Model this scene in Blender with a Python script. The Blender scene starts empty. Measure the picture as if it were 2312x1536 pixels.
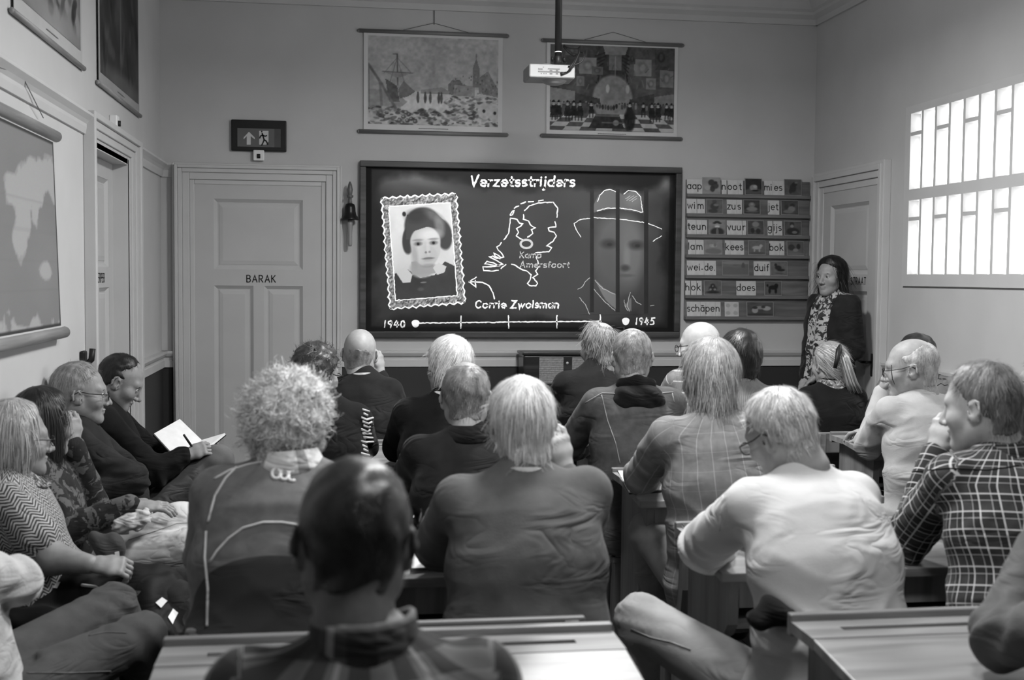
import bpy, bmesh, math, random
import numpy as np
from mathutils import Vector, Matrix
from mathutils.bvhtree import BVHTree

random.seed(7); RNG = np.random.default_rng(11)
SC = bpy.context.scene
COL = SC.collection

# ------------------------------------------------------------------ camera
FPX, IW, IH = 2680.0, 2312.0, 1536.0
CAM = np.array([0.0, 0.0, 1.55])
_ey = np.array([-391.0, -146.0, FPX]); _ey /= np.linalg.norm(_ey)
_ex = np.array([1.0, 0.00065, (391 + 146 * 0.00065) / FPX]); _ex /= np.linalg.norm(_ex)
_ez = np.cross(_ex, _ey)
_R = np.array([_ex, _ey, _ez])            # camera (right, down, forward) -> world
cam_d = bpy.data.cameras.new('camera'); cam_o = bpy.data.objects.new('camera', cam_d)
COL.objects.link(cam_o)
r_, d_, f_ = _R[:, 0], _R[:, 1], _R[:, 2]
cam_o.matrix_world = Matrix(((r_[0], -d_[0], -f_[0], CAM[0]), (r_[1], -d_[1], -f_[1], CAM[1]),
                             (r_[2], -d_[2], -f_[2], CAM[2]), (0, 0, 0, 1)))
cam_d.sensor_width = 36.0; cam_d.lens = FPX / IW * 36.0
cam_d.clip_start = 0.05; cam_d.clip_end = 60
cam_d.dof.use_dof = True; cam_d.dof.focus_distance = 6.2; cam_d.dof.aperture_fstop = 4.0
SC.camera = cam_o

def ray(px, py):
    return _R @ np.array([(px - IW / 2) / FPX, (py - IH / 2) / FPX, 1.0])
def W(px, py, y):                 # the point on the plane at depth y seen at a pixel
    d = ray(px, py); return CAM + d * (y / d[1])
def WX(px, py, x):
    d = ray(px, py); return CAM + d * (x / d[0])
def WZ(px, py, z):
    d = ray(px, py); return CAM + d * ((z - CAM[2]) / d[2])

# ------------------------------------------------------------------ world, exposure, lamps
SC.view_settings.view_transform = 'Standard'; SC.view_settings.look = 'None'
SC.view_settings.gamma = 1.0; SC.view_settings.use_curve_mapping = False
SC.view_settings.exposure = 0.35
SC.cycles.max_bounces = 6; SC.cycles.diffuse_bounces = 4; SC.cycles.glossy_bounces = 2; SC.cycles.transmission_bounces = 4; SC.cycles.caustics_reflective = False; SC.cycles.caustics_refractive = False
wd = bpy.data.worlds.new('world'); SC.world = wd; wd.use_nodes = True
wd.node_tree.nodes['Background'].inputs[0].default_value = (0.8, 0.8, 0.8, 1)
wd.node_tree.nodes['Background'].inputs[1].default_value = 1.0
LAMPS = [(0.75, 1.7, 3.15, 22, 4), (0.95, 3.2, 3.15, 42, 6), (1.2, 5.2, 3.15, 62, 54)]     # x, y, z, watts and globe brightness of the hanging lamps
WINDOW_GLOW = 3.0
PROJECTOR_W = 120.0

# ------------------------------------------------------------------ room numbers
D = 8.2
XL = W(362, 300, D)[0]; XR = W(1840, 300, D)[0]
YN = -1.6; ZC = 3.8
def MBK(u, z, n): return (u, D - n, z)        # wall spaces: u along, z up, n out of the wall
def MLF(u, z, n): return (XL + n, u, z)
def MRT(u, z, n): return (XR - n, u, z)

# ------------------------------------------------------------------ materials
def lin(v):
    v = v / 255.0
    return v / 12.92 if v <= 0.04045 else ((v + 0.055) / 1.055) ** 2.4
def nt(name):
    m = bpy.data.materials.new(name); m.use_nodes = True
    t = m.node_tree; b = t.nodes['Principled BSDF']
    return m, t, b
def ramp(t, v0, v1, p0=0.0, p1=1.0):
    r = t.nodes.new('ShaderNodeValToRGB'); e = r.color_ramp.elements
    a, b = lin(v0), lin(v1)
    e[0].position = p0; e[0].color = (a, a, a, 1); e[1].position = p1; e[1].color = (b, b, b, 1)
    return r
def plain(name, v, rough=0.6, var=6, scale=8.0, bump=0.0, bscale=200.0, spec=0.3, metal=0.0, sheen=0.0):
    m, t, b = nt(name)
    b.inputs['Roughness'].default_value = rough; b.inputs['Specular IOR Level'].default_value = spec
    b.inputs['Metallic'].default_value = metal; b.inputs['Sheen Weight'].default_value = sheen
    tc = t.nodes.new('ShaderNodeTexCoord'); n = t.nodes.new('ShaderNodeTexNoise')
    n.inputs['Scale'].default_value = scale; n.inputs['Detail'].default_value = 4
    t.links.new(tc.outputs['Object'], n.inputs['Vector'])
    r = ramp(t, max(0, v - var), min(255, v + var), 0.3, 0.7)
    t.links.new(n.outputs['Fac'], r.inputs['Fac']); t.links.new(r.outputs['Color'], b.inputs['Base Color'])
    if bump:
        n2 = t.nodes.new('ShaderNodeTexNoise'); n2.inputs['Scale'].default_value = bscale; n2.inputs['Detail'].default_value = 3
        t.links.new(tc.outputs['Object'], n2.inputs['Vector'])
        bp = t.nodes.new('ShaderNodeBump'); bp.inputs['Strength'].default_value = bump; bp.inputs['Distance'].default_value = 0.004
        t.links.new(n2.outputs['Fac'], bp.inputs['Height']); t.links.new(bp.outputs['Normal'], b.inputs['Normal'])
    return m
def wood(name, v0, v1, axis='X', scale=5.0, rough=0.45):
    m, t, b = nt(name); b.inputs['Roughness'].default_value = rough
    tc = t.nodes.new('ShaderNodeTexCoord'); mp = t.nodes.new('ShaderNodeMapping')
    s = {'X': (0.25, 3, 3), 'Y': (3, 0.25, 3), 'Z': (3, 3, 0.25)}[axis]
    mp.inputs['Scale'].default_value = s
    n = t.nodes.new('ShaderNodeTexNoise'); n.inputs['Scale'].default_value = scale; n.inputs['Detail'].default_value = 7
    n.inputs['Distortion'].default_value = 0.6
    t.links.new(tc.outputs['Object'], mp.inputs['Vector']); t.links.new(mp.outputs['Vector'], n.inputs['Vector'])
    r = ramp(t, v0, v1, 0.36, 0.64)
    t.links.new(n.outputs['Fac'], r.inputs['Fac']); t.links.new(r.outputs['Color'], b.inputs['Base Color'])
    bp = t.nodes.new('ShaderNodeBump'); bp.inputs['Strength'].default_value = 0.15; bp.inputs['Distance'].default_value = 0.002
    t.links.new(n.outputs['Fac'], bp.inputs['Height']); t.links.new(bp.outputs['Normal'], b.inputs['Normal'])
    return m
def attr_mat(name, rough=0.6, attr='Col', spec=0.2, bump=0.0):
    m, t, b = nt(name); b.inputs['Roughness'].default_value = rough; b.inputs['Specular IOR Level'].default_value = spec
    a = t.nodes.new('ShaderNodeAttribute'); a.attribute_name = attr
    n = t.nodes.new('ShaderNodeTexNoise'); n.inputs['Scale'].default_value = 150
    mx = t.nodes.new('ShaderNodeMix'); mx.data_type = 'RGBA'; mx.blend_type = 'MULTIPLY'; mx.inputs[0].default_value = 0.18
    t.links.new(a.outputs['Color'], mx.inputs[6]); t.links.new(n.outputs['Color'], mx.inputs[7])
    t.links.new(mx.outputs[2], b.inputs['Base Color'])
    return m
def glow(name, strength, v=255):
    m, t, b = nt(name); b.inputs['Base Color'].default_value = (lin(v),) * 3 + (1,)
    b.inputs['Emission Color'].default_value = (1, 1, 1, 1); b.inputs['Emission Strength'].default_value = strength
    return m

M = {}
M['wall'] = plain('painted_plaster', 188, 0.85, 3, 3.0, 0.05, 120)
M['dado'] = plain('dark_dado_paint', 50, 0.6, 3, 3.0)
M['trim'] = plain('trim_paint', 192, 0.45, 3, 4.0)
M['door'] = plain('door_paint', 184, 0.5, 3, 4.0)
M['ceil'] = plain('ceiling_paint', 186, 0.9, 3)
M['black'] = plain('black_plastic', 30, 0.45, 4)
M['dark'] = plain('dark_metal', 44, 0.35, 5, metal=0.3)
M['white'] = plain('white_plastic', 226, 0.4, 3)
M['ink'] = plain('black_ink', 26, 0.7, 3)
M['paper'] = plain('paper', 222, 0.8, 5, 30)
M['card'] = plain('letter_card', 196, 0.7, 10, 20)
M['string'] = plain('string', 110, 0.8, 5)
M['rod'] = wood('rod_wood', 92, 124, 'X', 9)
M['rodl'] = wood('rod_wood_light', 120, 150, 'Y', 9)
M['frame'] = wood('dark_board_frame', 48, 76, 'X', 6)
M['shelfw'] = wood('reading_board_wood', 92, 122, 'X', 8)
M['deskw'] = wood('desk_top_wood', 112, 142, 'X', 7, 0.4)
M['desks'] = wood('desk_side_wood', 100, 138, 'Z', 5, 0.42)
M['benchw'] = wood('bench_wood', 108, 146, 'X', 5, 0.42)
M['radio'] = wood('radio_wood', 34, 58, 'X', 6, 0.3)
M['grille'] = plain('speaker_cloth', 142, 0.9, 16, 90)
M['floor'] = wood('floor_boards', 62, 92, 'Y', 4, 0.5)
M['chalk'] = plain('projected_white', 238, 0.95, 14, 160)  # bright lines of the projected picture, painted as a pale base colour
M['projection_g'] = plain('projected_grey', 176, 0.95, 14, 160)
M['print'] = attr_mat('printed_picture', 0.75)
M['boardp'] = attr_mat('board_surface', 0.7)
M['brass'] = plain('bell_metal', 40, 0.3, 8, metal=0.6)
M['turned'] = wood('turned_wood', 70, 100, 'Z', 9)
M['turnedl'] = wood('turned_wood_light', 120, 150, 'Z', 9)

# ------------------------------------------------------------------ object helpers
def setp(o, label=None, cat=None, group=None, kind=None):
    if label: o['label'] = label
    if cat: o['category'] = cat
    if group: o['group'] = group
    if kind: o['kind'] = kind
    return o
def thing(name, loc, label=None, cat=None, group=None, kind=None):
    o = bpy.data.objects.new(name, None); COL.objects.link(o)
    o.empty_display_size = 0.1
    o.location = Vector(loc); setp(o, label, cat, group, kind); return o
def mobj(name, verts, faces, mat, parent=None, smooth=False, bevel=0.0, label=None):
    v = np.asarray(verts, dtype=np.float64).reshape(-1, 3)
    if parent is not None:
        off = np.array(parent.location)
        if parent.parent is not None: off = off + np.array(parent.parent.location)
    else:
        off = np.zeros(3)
    lo = (v.min(0) + v.max(0)) / 2 if len(v) else np.zeros(3)
    me = bpy.data.meshes.new(name)
    if isinstance(faces, np.ndarray):
        me.from_pydata((v - lo).tolist(), [], faces.tolist())
    else:
        me.from_pydata((v - lo).tolist(), [], faces)
    if smooth and len(me.polygons):
        me.polygons.foreach_set('use_smooth', np.ones(len(me.polygons), dtype=bool))
    if mat is not None: me.materials.append(mat)
    o = bpy.data.objects.new(name, me); COL.objects.link(o)
    o.location = Vector(lo - off)
    if parent is not None: o.parent = parent
    if bevel:
        b = o.modifiers.new('bevel', 'BEVEL'); b.width = bevel; b.segments = 2; b.limit_method = 'ANGLE'
    if label: o['label'] = label
    return o
class MB:
    def __init__(s): s.v = []; s.f = []
    def add(s, verts, faces):
        k = len(s.v); s.v += [tuple(p) for p in verts]; s.f += [tuple(i + k for i in f) for f in faces]; return s
    def hexa(s, c):            # 8 corners: bottom ring then top ring
        return s.add(c, [(3, 2, 1, 0), (4, 5, 6, 7), (0, 1, 5, 4), (1, 2, 6, 5), (2, 3, 7, 6), (3, 0, 4, 7)])
    def box(s, x0, x1, y0, y1, z0, z1):
        return s.hexa([(x0, y0, z0), (x1, y0, z0), (x1, y1, z0), (x0, y1, z0), (x0, y0, z1), (x1, y0, z1), (x1, y1, z1), (x0, y1, z1)])
    def wbox(s, Mp, u0, u1, z0, z1, n0, n1):
        return s.hexa([Mp(u0, z0, n0), Mp(u1, z0, n0), Mp(u1, z0, n1), Mp(u0, z0, n1), Mp(u0, z1, n0), Mp(u1, z1, n0), Mp(u1, z1, n1), Mp(u0, z1, n1)])
    def prism(s, poly, off):   # polygon of 3-d points swept by a vector
        n = len(poly); p = [np.array(q, float) for q in poly]; o = np.array(off, float)
        fs = [tuple(range(n - 1, -1, -1)), tuple(range(n, 2 * n))] + [(i, (i + 1) % n, n + (i + 1) % n, n + i) for i in range(n)]
        return s.add(p + [q + o for q in p], fs)
    def tube(s, pts, r, n=8, caps=True):
        pts = [np.array(p, float) for p in pts]; m = len(pts)
        rs = r if hasattr(r, '__len__') else [r] * m
        ref = None; rings = []
        for i, p in enumerate(pts):
            d = pts[min(i + 1, m - 1)] - pts[max(i - 1, 0)]; d /= (np.linalg.norm(d) + 1e-12)
            if ref is None:
                ref = np.cross(d, [0, 0, 1.0])
                if np.linalg.norm(ref) < 1e-3: ref = np.array([1.0, 0, 0])
            ref = ref - d * ref.dot(d); ref /= (np.linalg.norm(ref) + 1e-12); q = np.cross(d, ref)
            rings.append([p + rs[i] * (math.cos(a) * ref + math.sin(a) * q) for a in [2 * math.pi * k / n for k in range(n)]])
        vs = [v for rg in rings for v in rg]
        fs = [(i * n + k, i * n + (k + 1) % n, (i + 1) * n + (k + 1) % n, (i + 1) * n + k) for i in range(m - 1) for k in range(n)]
        if caps: fs += [tuple(range(n - 1, -1, -1)), tuple((m - 1) * n + k for k in range(n))]
        return s.add(vs, fs)
    def lathe(s, c, prof, n=16, axis=(0, 0, 1)):
        ax = np.array(axis, float); ax /= np.linalg.norm(ax)
        a = np.cross(ax, [1, 0, 0]) if abs(ax[0]) < .9 else np.cross(ax, [0, 1, 0]); a /= np.linalg.norm(a); b = np.cross(ax, a); c = np.array(c, float)
        vs = [c + ax * h + r * (math.cos(t) * a + math.sin(t) * b) for r, h in prof for t in [2 * math.pi * k / n for k in range(n)]]
        m = len(prof)
        fs = [(i * n + k, i * n + (k + 1) % n, (i + 1) * n + (k + 1) % n, (i + 1) * n + k) for i in range(m - 1) for k in range(n)]
        fs += [tuple(range(n - 1, -1, -1)), tuple((m - 1) * n + k for k in range(n))]
        return s.add(vs, fs)
    def obj(s, name, mat, parent=None, smooth=False, bevel=0.0, label=None):
        return mobj(name, s.v, s.f, mat, parent, smooth, bevel, label)
def struct(o): o['kind'] = 'structure'; return o

# ------------------------------------------------------------------ stroke lettering
def arc(cx, cy, rx, ry, a0, a1, n=9):
    return [(cx + rx * math.cos(math.radians(a0 + (a1 - a0) * i / (n - 1))), cy + ry * math.sin(math.radians(a0 + (a1 - a0) * i / (n - 1)))) for i in range(n)]
G = {  # glyph: (advance, strokes); x height 1, baseline 0
 'a': (1.05, [arc(.42, .5, .42, .5, 60, 300, 13), [(.84, 1), (.84, 0)], [(.63, .93), (.84, .75)], [(.63, .07), (.84, .25)]]),
 'b': (1.0, [[(0, 1.6), (0, 0)], arc(.42, .5, .42, .5, 150, -150, 15)]),
 'c': (.85, [arc(.45, .5, .45, .5, 50, 310, 12)]),
 'd': (1.05, [[(.84, 1.6), (.84, 0)], arc(.42, .5, .42, .5, 30, 330, 15)]),
 'e': (.98, [[(.02, .52), (.84, .52)] + arc(.43, .5, .42, .5, 5, 315, 14)]),
 'f': (.6, [[(.2, 0), (.2, 1.25)] + arc(.42, 1.25, .22, .3, 180, 70, 6), [(0, .95), (.46, .95)]]),
 'g': (1.05, [arc(.42, .5, .42, .5, 30, 330, 15), [(.84, 1), (.84, -.25)] + arc(.44, -.25, .4, .36, 0, -150, 8)]),
 'h': (1.0, [[(0, 1.6), (0, 0)], [(0, .6)] + arc(.38, .6, .38, .4, 150, 0, 8) + [(.76, 0)]]),
 'i': (.34, [[(.05, 1), (.05, 0)], [(.05, 1.38), (.05, 1.44)]]),
 'j': (.42, [[(.15, 1), (.15, -.3)] + arc(-.08, -.3, .23, .25, 0, -100, 6), [(.15, 1.38), (.15, 1.44)]]),
 'k': (.88, [[(0, 1.6), (0, 0)], [(.66, 1), (.02, .42)], [(.2, .58), (.72, 0)]]),
 'l': (.34, [[(.05, 1.6), (.05, 0)]]),
 'm': (1.5, [[(0, 1), (0, 0)], [(0, .6)] + arc(.32, .6, .32, .4, 150, 0, 7) + [(.64, 0)], [(.64, .6)] + arc(.96, .6, .32, .4, 150, 0, 7) + [(1.28, 0)]]),
 'n': (1.0, [[(0, 1), (0, 0)], [(0, .6)] + arc(.38, .6, .38, .4, 150, 0, 8) + [(.76, 0)]]),
 'o': (1.08, [arc(.44, .5, .44, .5, 0, 360, 17)]),
 'p': (1.0, [[(0, 1), (0, -.6)], arc(.42, .5, .42, .5, 150, -150, 15)]),
 'r': (.62, [[(0, 1), (0, 0)], [(0, .6)] + arc(.34, .6, .34, .4, 150, 60, 6)]),
 's': (.8, [arc(.33, .75, .3, .25, 40, 250, 9) + arc(.33, .26, .33, .26, 80, -140, 9)]),
 't': (.66, [[(.24, 1.4), (.24, .2)] + arc(.44, .2, .2, .2, 180, 290, 5), [(0, 1), (.52, 1)]]),
 'u': (1.0, [[(0, 1), (0, .4)] + arc(.38, .4, .38, .4, 180, 330, 7), [(.76, 1), (.76, 0)]]),
 'v': (.9, [[(0, 1), (.36, 0), (.72, 1)]]),
 'w': (1.4, [[(0, 1), (.3, 0), (.6, .9), (.9, 0), (1.2, 1)]]),
 'z': (.88, [[(.04, 1), (.7, 1), (0, 0), (.74, 0)]]),
 'A': (1.25, [[(0, 0), (.52, 1.6), (1.04, 0)], [(.2, .55), (.84, .55)]]),
 'B': (1.05, [[(0, 0), (0, 1.6), (.45, 1.6)] + arc(.45, 1.22, .33, .38, 90, -90, 7) + [(0, .84)], [(.45, .84)] + arc(.45, .42, .4, .42, 90, -90, 7) + [(0, 0)]]),
 'C': (1.2, [arc(.6, .8, .58, .8, 50, 310, 13)]),
 'E': (.9, [[(.7, 1.6), (0, 1.6), (0, 0), (.7, 0)], [(0, .85), (.6, .85)]]),
 'K': (1.05, [[(0, 1.6), (0, 0)], [(.8, 1.6), (.03, .7)], [(.22, .92), (.86, 0)]]),
 'N': (1.15, [[(0, 0), (0, 1.6), (.86, 0), (.86, 1.6)]]),
 'P': (1.0, [[(0, 0), (0, 1.6), (.42, 1.6)] + arc(.42, 1.18, .38, .42, 90, -90, 8) + [(0, .76)]]),
 'R': (1.1, [[(0, 0), (0, 1.6), (.42, 1.6)] + arc(.42, 1.18, .38, .42, 90, -90, 8) + [(0, .76)], [(.34, .76), (.86, 0)]]),
 'S': (1.0, [arc(.4, 1.2, .36, .4, 45, 250, 9) + arc(.4, .42, .4, .42, 80, -140, 9)]),
 'T': (1.0, [[(0, 1.6), (.86, 1.6)], [(.43, 1.6), (.43, 0)]]),
 'V': (1.15, [[(0, 1.6), (.4, 0), (1.0, 1.75)]]),
 'W': (1.5, [[(0, 1.6), (.35, 0), (.68, 1.5), (1.0, 0), (1.36, 1.6)]]),
 'Z': (1.25, [[(.05, 1.5), (.98, 1.55), (0, 0), (1.02, .02)]]),
 '0': (1.0, [arc(.42, .75, .4, .75, 0, 360, 17)]),
 '1': (.5, [[(.12, 1.5), (.1, 0)]]),
 '4': (1.05, [[(.42, 1.5), (0, .55), (.85, .55)], [(.62, 1.1), (.6, 0)]]),
 '5': (1.0, [[(.8, 1.5), (.22, 1.5), (.12, .85)] + arc(.36, .5, .42, .45, 100, -130, 10)]),
 '9': (1.0, [arc(.4, 1.1, .34, .38, 20, 380, 14) + [(.72, .9), (.55, 0)]]),
 '.': (.4, [[(.1, .02), (.12, .04)]]), '-': (.5, [[(.05, .25), (.32, .25)]]), ' ': (.6, []),
}
G['\u0101'] = (G['a'][0], G['a'][1] + [[(.15, 1.35), (.7, 1.35)]])
def layout(text, h=1.0, track=0.16):
    out = []; x = 0
    for ch in text:
        adv, st = G[ch]
        out += [[((x + px) * h, py * h) for px, py in s] for s in st]; x += adv + track
    return out, (x - track) * h
def ribbon(strokes, width, jit=0.0, seg=0.0):
    """flat strokes as mitred strips with round ends: returns 2-d verts and faces"""
    vs, fs = [], []
    for st in strokes:
        p = np.array(st, float)
        if seg:
            q = [p[0]]
            for a, b in zip(p[:-1], p[1:]):
                k = max(1, int(np.linalg.norm(b - a) / seg))
                q += [a + (b - a) * (i + 1) / k for i in range(k)]
            p = np.array(q)
        if jit: p = p + RNG.normal(0, jit, p.shape)
        keep = [0] + [i for i in range(1, len(p)) if np.linalg.norm(p[i] - p[i - 1]) > 1e-7]; p = p[keep]; n = len(p)
        if n < 2: p = np.array([p[0], p[0] + [width * .05, 0]]); n = 2
        closed = n > 3 and np.linalg.norm(p[0] - p[-1]) < 1e-6
        d = p[1:] - p[:-1]; d /= np.linalg.norm(d, axis=1, keepdims=True); nm = np.stack([-d[:, 1], d[:, 0]], 1); k0 = len(vs); hw = width / 2
        for i in range(n):
            j = 1 + (RNG.uniform(-.3, .25) if jit else 0)
            n0 = nm[i - 1] if i > 0 else (nm[-1] if closed else nm[0]); n1 = nm[i] if i < n - 1 else (nm[0] if closed else nm[-1])
            m = n0 + n1; L = np.linalg.norm(m); m = m / L if L > .2 else n1; c = max(.45, float(m @ n1)); o = m * hw * j / c
            vs += [p[i] + o, p[i] - o]
        fs += [(k0 + 2 * i, k0 + 2 * i + 1, k0 + 2 * i + 3, k0 + 2 * i + 2) for i in range(n - 1)]
        if not closed:
            for e, sgn in ((0, -1), (n - 1, 1)):
                dd = d[0] * -1 if e == 0 else d[-1]; a0 = math.atan2(dd[1], dd[0]); k = len(vs)
                vs += [p[e] + hw * np.array([math.cos(a0 + t), math.sin(a0 + t)]) for t in [math.pi * (q / 6 - .5) for q in range(7)]]; fs.append(tuple(range(k, k + 7)))
    return vs, fs
def wall_strokes(name, strokes, width, Mp, u, z, n, mat, parent, jit=0, flip=1, seg=0, label=None, slant=0.0):
    vs, fs = ribbon(strokes, width, jit, seg)
    return mobj(name, [Mp(u + flip * (p[0] + slant * p[1]), z + p[1], n) for p in vs], fs, mat, parent, label=label)

# ------------------------------------------------------------------ painted prints: a grid of faces with a colour per corner
def vnoise(h, w, cells, seed, octv=4):
    rg = np.random.default_rng(seed); out = np.zeros((h, w)); amp = 1; tot = 0
    for o in range(octv):
        cy, cx = max(1, int(cells[0] * 2 ** o)), max(1, int(cells[1] * 2 ** o))
        g = rg.random((cy + 2, cx + 2)); yy = np.linspace(0, cy, h); xx = np.linspace(0, cx, w)
        y0 = yy.astype(int); x0 = xx.astype(int); fy = (yy - y0)[:, None]; fx = (xx - x0)[None]
        fy = fy * fy * (3 - 2 * fy); fx = fx * fx * (3 - 2 * fx)
        a = g[y0][:, x0]; b = g[y0][:, x0 + 1]; c = g[y0 + 1][:, x0]; e = g[y0 + 1][:, x0 + 1]
        out += amp * ((a * (1 - fx) + b * fx) * (1 - fy) + (c * (1 - fx) + e * fx) * fy); tot += amp; amp *= .5
    return out / tot
class Canvas:      # coordinates 0..1, y down; values 0..255
    def __init__(s, w, h, base=128):
        s.w, s.h = w, h; s.a = np.full((h, w), float(base))
        s.Y, s.X = np.meshgrid(np.linspace(0, 1, h), np.linspace(0, 1, w), indexing='ij'); s.asp = w / h
    def mix(s, m, v, o=1.0):
        m = np.clip(m, 0, 1) * o; s.a = s.a * (1 - m) + v * m; return s
    def ell(s, cx, cy, rx, ry, v, soft=.1, o=1.0, rot=0):
        dx, dy = (s.X - cx), (s.Y - cy); c, q = math.cos(rot), math.sin(rot)
        r = np.sqrt(((dx * c + dy * q) / rx) ** 2 + ((-dx * q + dy * c) / ry) ** 2)
        return s.mix((1 - r) / soft + .5, v, o)
    def poly(s, pts, v, o=1.0):
        ins = np.zeros(s.a.shape, bool); n = len(pts)
        for i in range(n):
            (x1, y1), (x2, y2) = pts[i], pts[(i + 1) % n]
            if y1 == y2: continue
            c = ((y1 > s.Y) != (y2 > s.Y)) & (s.X < (x2 - x1) * (s.Y - y1) / (y2 - y1) + x1); ins ^= c
        return s.mix(ins.astype(float), v, o)
    def line(s, pts, wd, v, o=1.0):
        for (x1, y1), (x2, y2) in zip(pts[:-1], pts[1:]):
            ax, ay = (s.X - x1) * s.asp, s.Y - y1; bx, by = (x2 - x1) * s.asp, y2 - y1
            t = np.clip((ax * bx + ay * by) / (bx * bx + by * by + 1e-12), 0, 1)
            dd = np.hypot(ax - t * bx, ay - t * by); s.mix((wd - dd) * s.h * .7 + .5, v, o)
        return s
    def noise(s, cells, amp, seed, octv=4): s.a += (vnoise(s.h, s.w, cells, seed, octv) - .5) * 2 * amp; return s
def print_obj(name, cv, P, mat, parent, label=None):
    """P(u,v): u right 0..1, v down 0..1 -> world"""
    h, w = cv.a.shape
    us = np.linspace(0, 1, w); vs_ = np.linspace(0, 1, h)
    V = [P(u, v) for v in vs_ for u in us]
    idx = np.arange(h * w).reshape(h, w)
    F = np.stack([idx[1:, :-1], idx[1:, 1:], idx[:-1, 1:], idx[:-1, :-1]], -1).reshape(-1, 4)
    o = mobj(name, V, F, mat, parent, label=label)
    at = o.data.color_attributes.new('Col', 'FLOAT_COLOR', 'POINT')
    c = np.clip(cv.a, 4, 250).reshape(-1) / 255.0; c = np.where(c <= .04045, c / 12.92, ((c + .055) / 1.055) ** 2.4)
    buf = np.ones((h * w, 4), np.float32); buf[:, :3] = c[:, None]
    at.data.foreach_set('color', buf.reshape(-1)); return o
# ================================================================== THE ROOM
fl = thing('floor', (0, 3, 0), kind='structure')
nb = 30
for i in range(nb):                                 # floor boards
    x0 = XL + (XR - XL) * i / nb; x1 = XL + (XR - XL) * (i + 1) / nb - .003
    MB().box(x0, x1, YN, D, -.03, 0).obj('plank', M['floor'], fl)
struct(MB().box(XL - .3, XR + .3, YN - .2, D + .2, -.12, -.031).obj('floor_base', M['black']))
struct(MB().box(XL - .3, XR + .3, YN - .2, D + .2, ZC, ZC + .1).obj('ceiling', M['ceil']))
struct(MB().box(XL - .3, XR + .3, D, D + .15, 0, ZC).obj('wall_back', M['wall']))
struct(MB().box(XL - .3, XR + .3, YN - .15, YN, 0, ZC).obj('wall_near', M['wall']))
# left wall with the door opening
LD0, LD1, DTOP = WX(210, 600, XL)[1], WX(282, 600, XL)[1], 2.15
b = MB(); b.box(XL - .15, XL, YN, LD0, 0, ZC); b.box(XL - .15, XL, LD1, D, 0, ZC); b.box(XL - .15, XL, LD0, LD1, DTOP, ZC)
struct(b.obj('wall_left', M['wall']))
# right wall with the window opening
WY1 = WX(2059, 400, XR)[1]; BAY = .1565; NB = 23; WY0 = WY1 - NB * BAY + .025
WZ0, WZ1 = 1.585, 2.54
b = MB(); b.box(XR, XR + .15, YN, WY0 - .02, 0, ZC); b.box(XR, XR + .15, WY1 + .02, D, 0, ZC)
b.box(XR, XR + .15, WY0 - .02, WY1 + .02, 0, WZ0 - .02); b.box(XR, XR + .15, WY0 - .02, WY1 + .02, WZ1 + .02, ZC)
struct(b.obj('wall_right', M['wall']))
# window: a white plate with openings, glazing bars and lit frosted panes
win = thing('window_1', (XR, (WY0 + WY1) / 2, WZ0), kind='structure')
PL0, PL1 = WY0 - .1, WX(2041, 640, XR)[1]
ZM0, ZM1 = 2.025, 2.09
n1 = .016
def wb(name, u0, u1, z0, z1, a=0.0, c=n1, mat='trim'): return MB().wbox(MRT, u0, u1, z0, z1, a, c).obj(name, M[mat], win)
wb('bottom_rail', PL0, PL1, 1.515, WZ0); wb('top_rail', PL0, PL1, WZ1, WZ1 + .045)
wb('middle_rail', PL0, PL1, ZM0, ZM1)
wb('end_stile', WY1, PL1, WZ0, ZM0); wb('end_stile', WY1, PL1, ZM1, WZ1); wb('end_stile', PL0, WY0, WZ0, ZM0); wb('end_stile', PL0, WY0, ZM1, WZ1)
GL = glow('daylit_frosted_glass', WINDOW_GLOW)
for i in range(NB):
    y1 = WY1 - i * BAY; y0 = y1 - BAY + .025
    for (z0, z1, zs) in ((WZ0, ZM0, 1.914), (ZM1, WZ1, 2.418)):
        if i < NB - 1: wb('glazing_bar', y0 - .025, y0, z0, z1, -.05, n1)
        if i % 2 == 0:
            wb('cross_bar', y0, y1, zs - .011, zs + .011, -.05, n1 - .003)
            MB().wbox(MRT, y0 - .004, y1 + .004, z0, zs - .011, -.06, -.052).obj('pane', GL, win)
            MB().wbox(MRT, y0 - .004, y1 + .004, zs + .011, z1, -.06, -.052).obj('pane', GL, win)
        else:
            MB().wbox(MRT, y0 - .004, y1 + .004, z0, z1, -.06, -.052).obj('pane', GL, win)
MB().wbox(MRT, PL0, WY0, WZ0 - .02, WZ1, -.06, -.05).obj('reveal', M['trim'], win)
for z in (WZ0 - .02, WZ1 ): MB().wbox(MRT, WY0, WY1, z, z + .02, -.06, 0).obj('reveal', M['trim'], win)
MB().wbox(MRT, WY0, WY1, ZM0, ZM1, -.06, 0).obj('reveal', M['trim'], win)

# cornice, swept along three walls
prof = [(0, 3.36), (.02, 3.36), (.02, 3.40), (.055, 3.425), (.055, 3.445), (.075, 3.46), (.10, 3.50), (.16, 3.57), (.16, 3.59), (.20, 3.61), (.23, 3.66), (.30, 3.73), (.30, 3.75), (.36, 3.76), (.36, ZC), (0, ZC)]
def cornice(name, Mp, u0, u1):
    n = len(prof); vs = [Mp(u0, z, d) for d, z in prof] + [Mp(u1, z, d) for d, z in prof]
    fs = [(i, (i + 1) % n, n + (i + 1) % n, n + i) for i in range(n)]
    struct(mobj(name, vs, fs, M['trim']))
cornice('trim_1', MBK, XL, XR); cornice('trim_2', MLF, YN, D); cornice('trim_3', MRT, YN, D)
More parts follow.
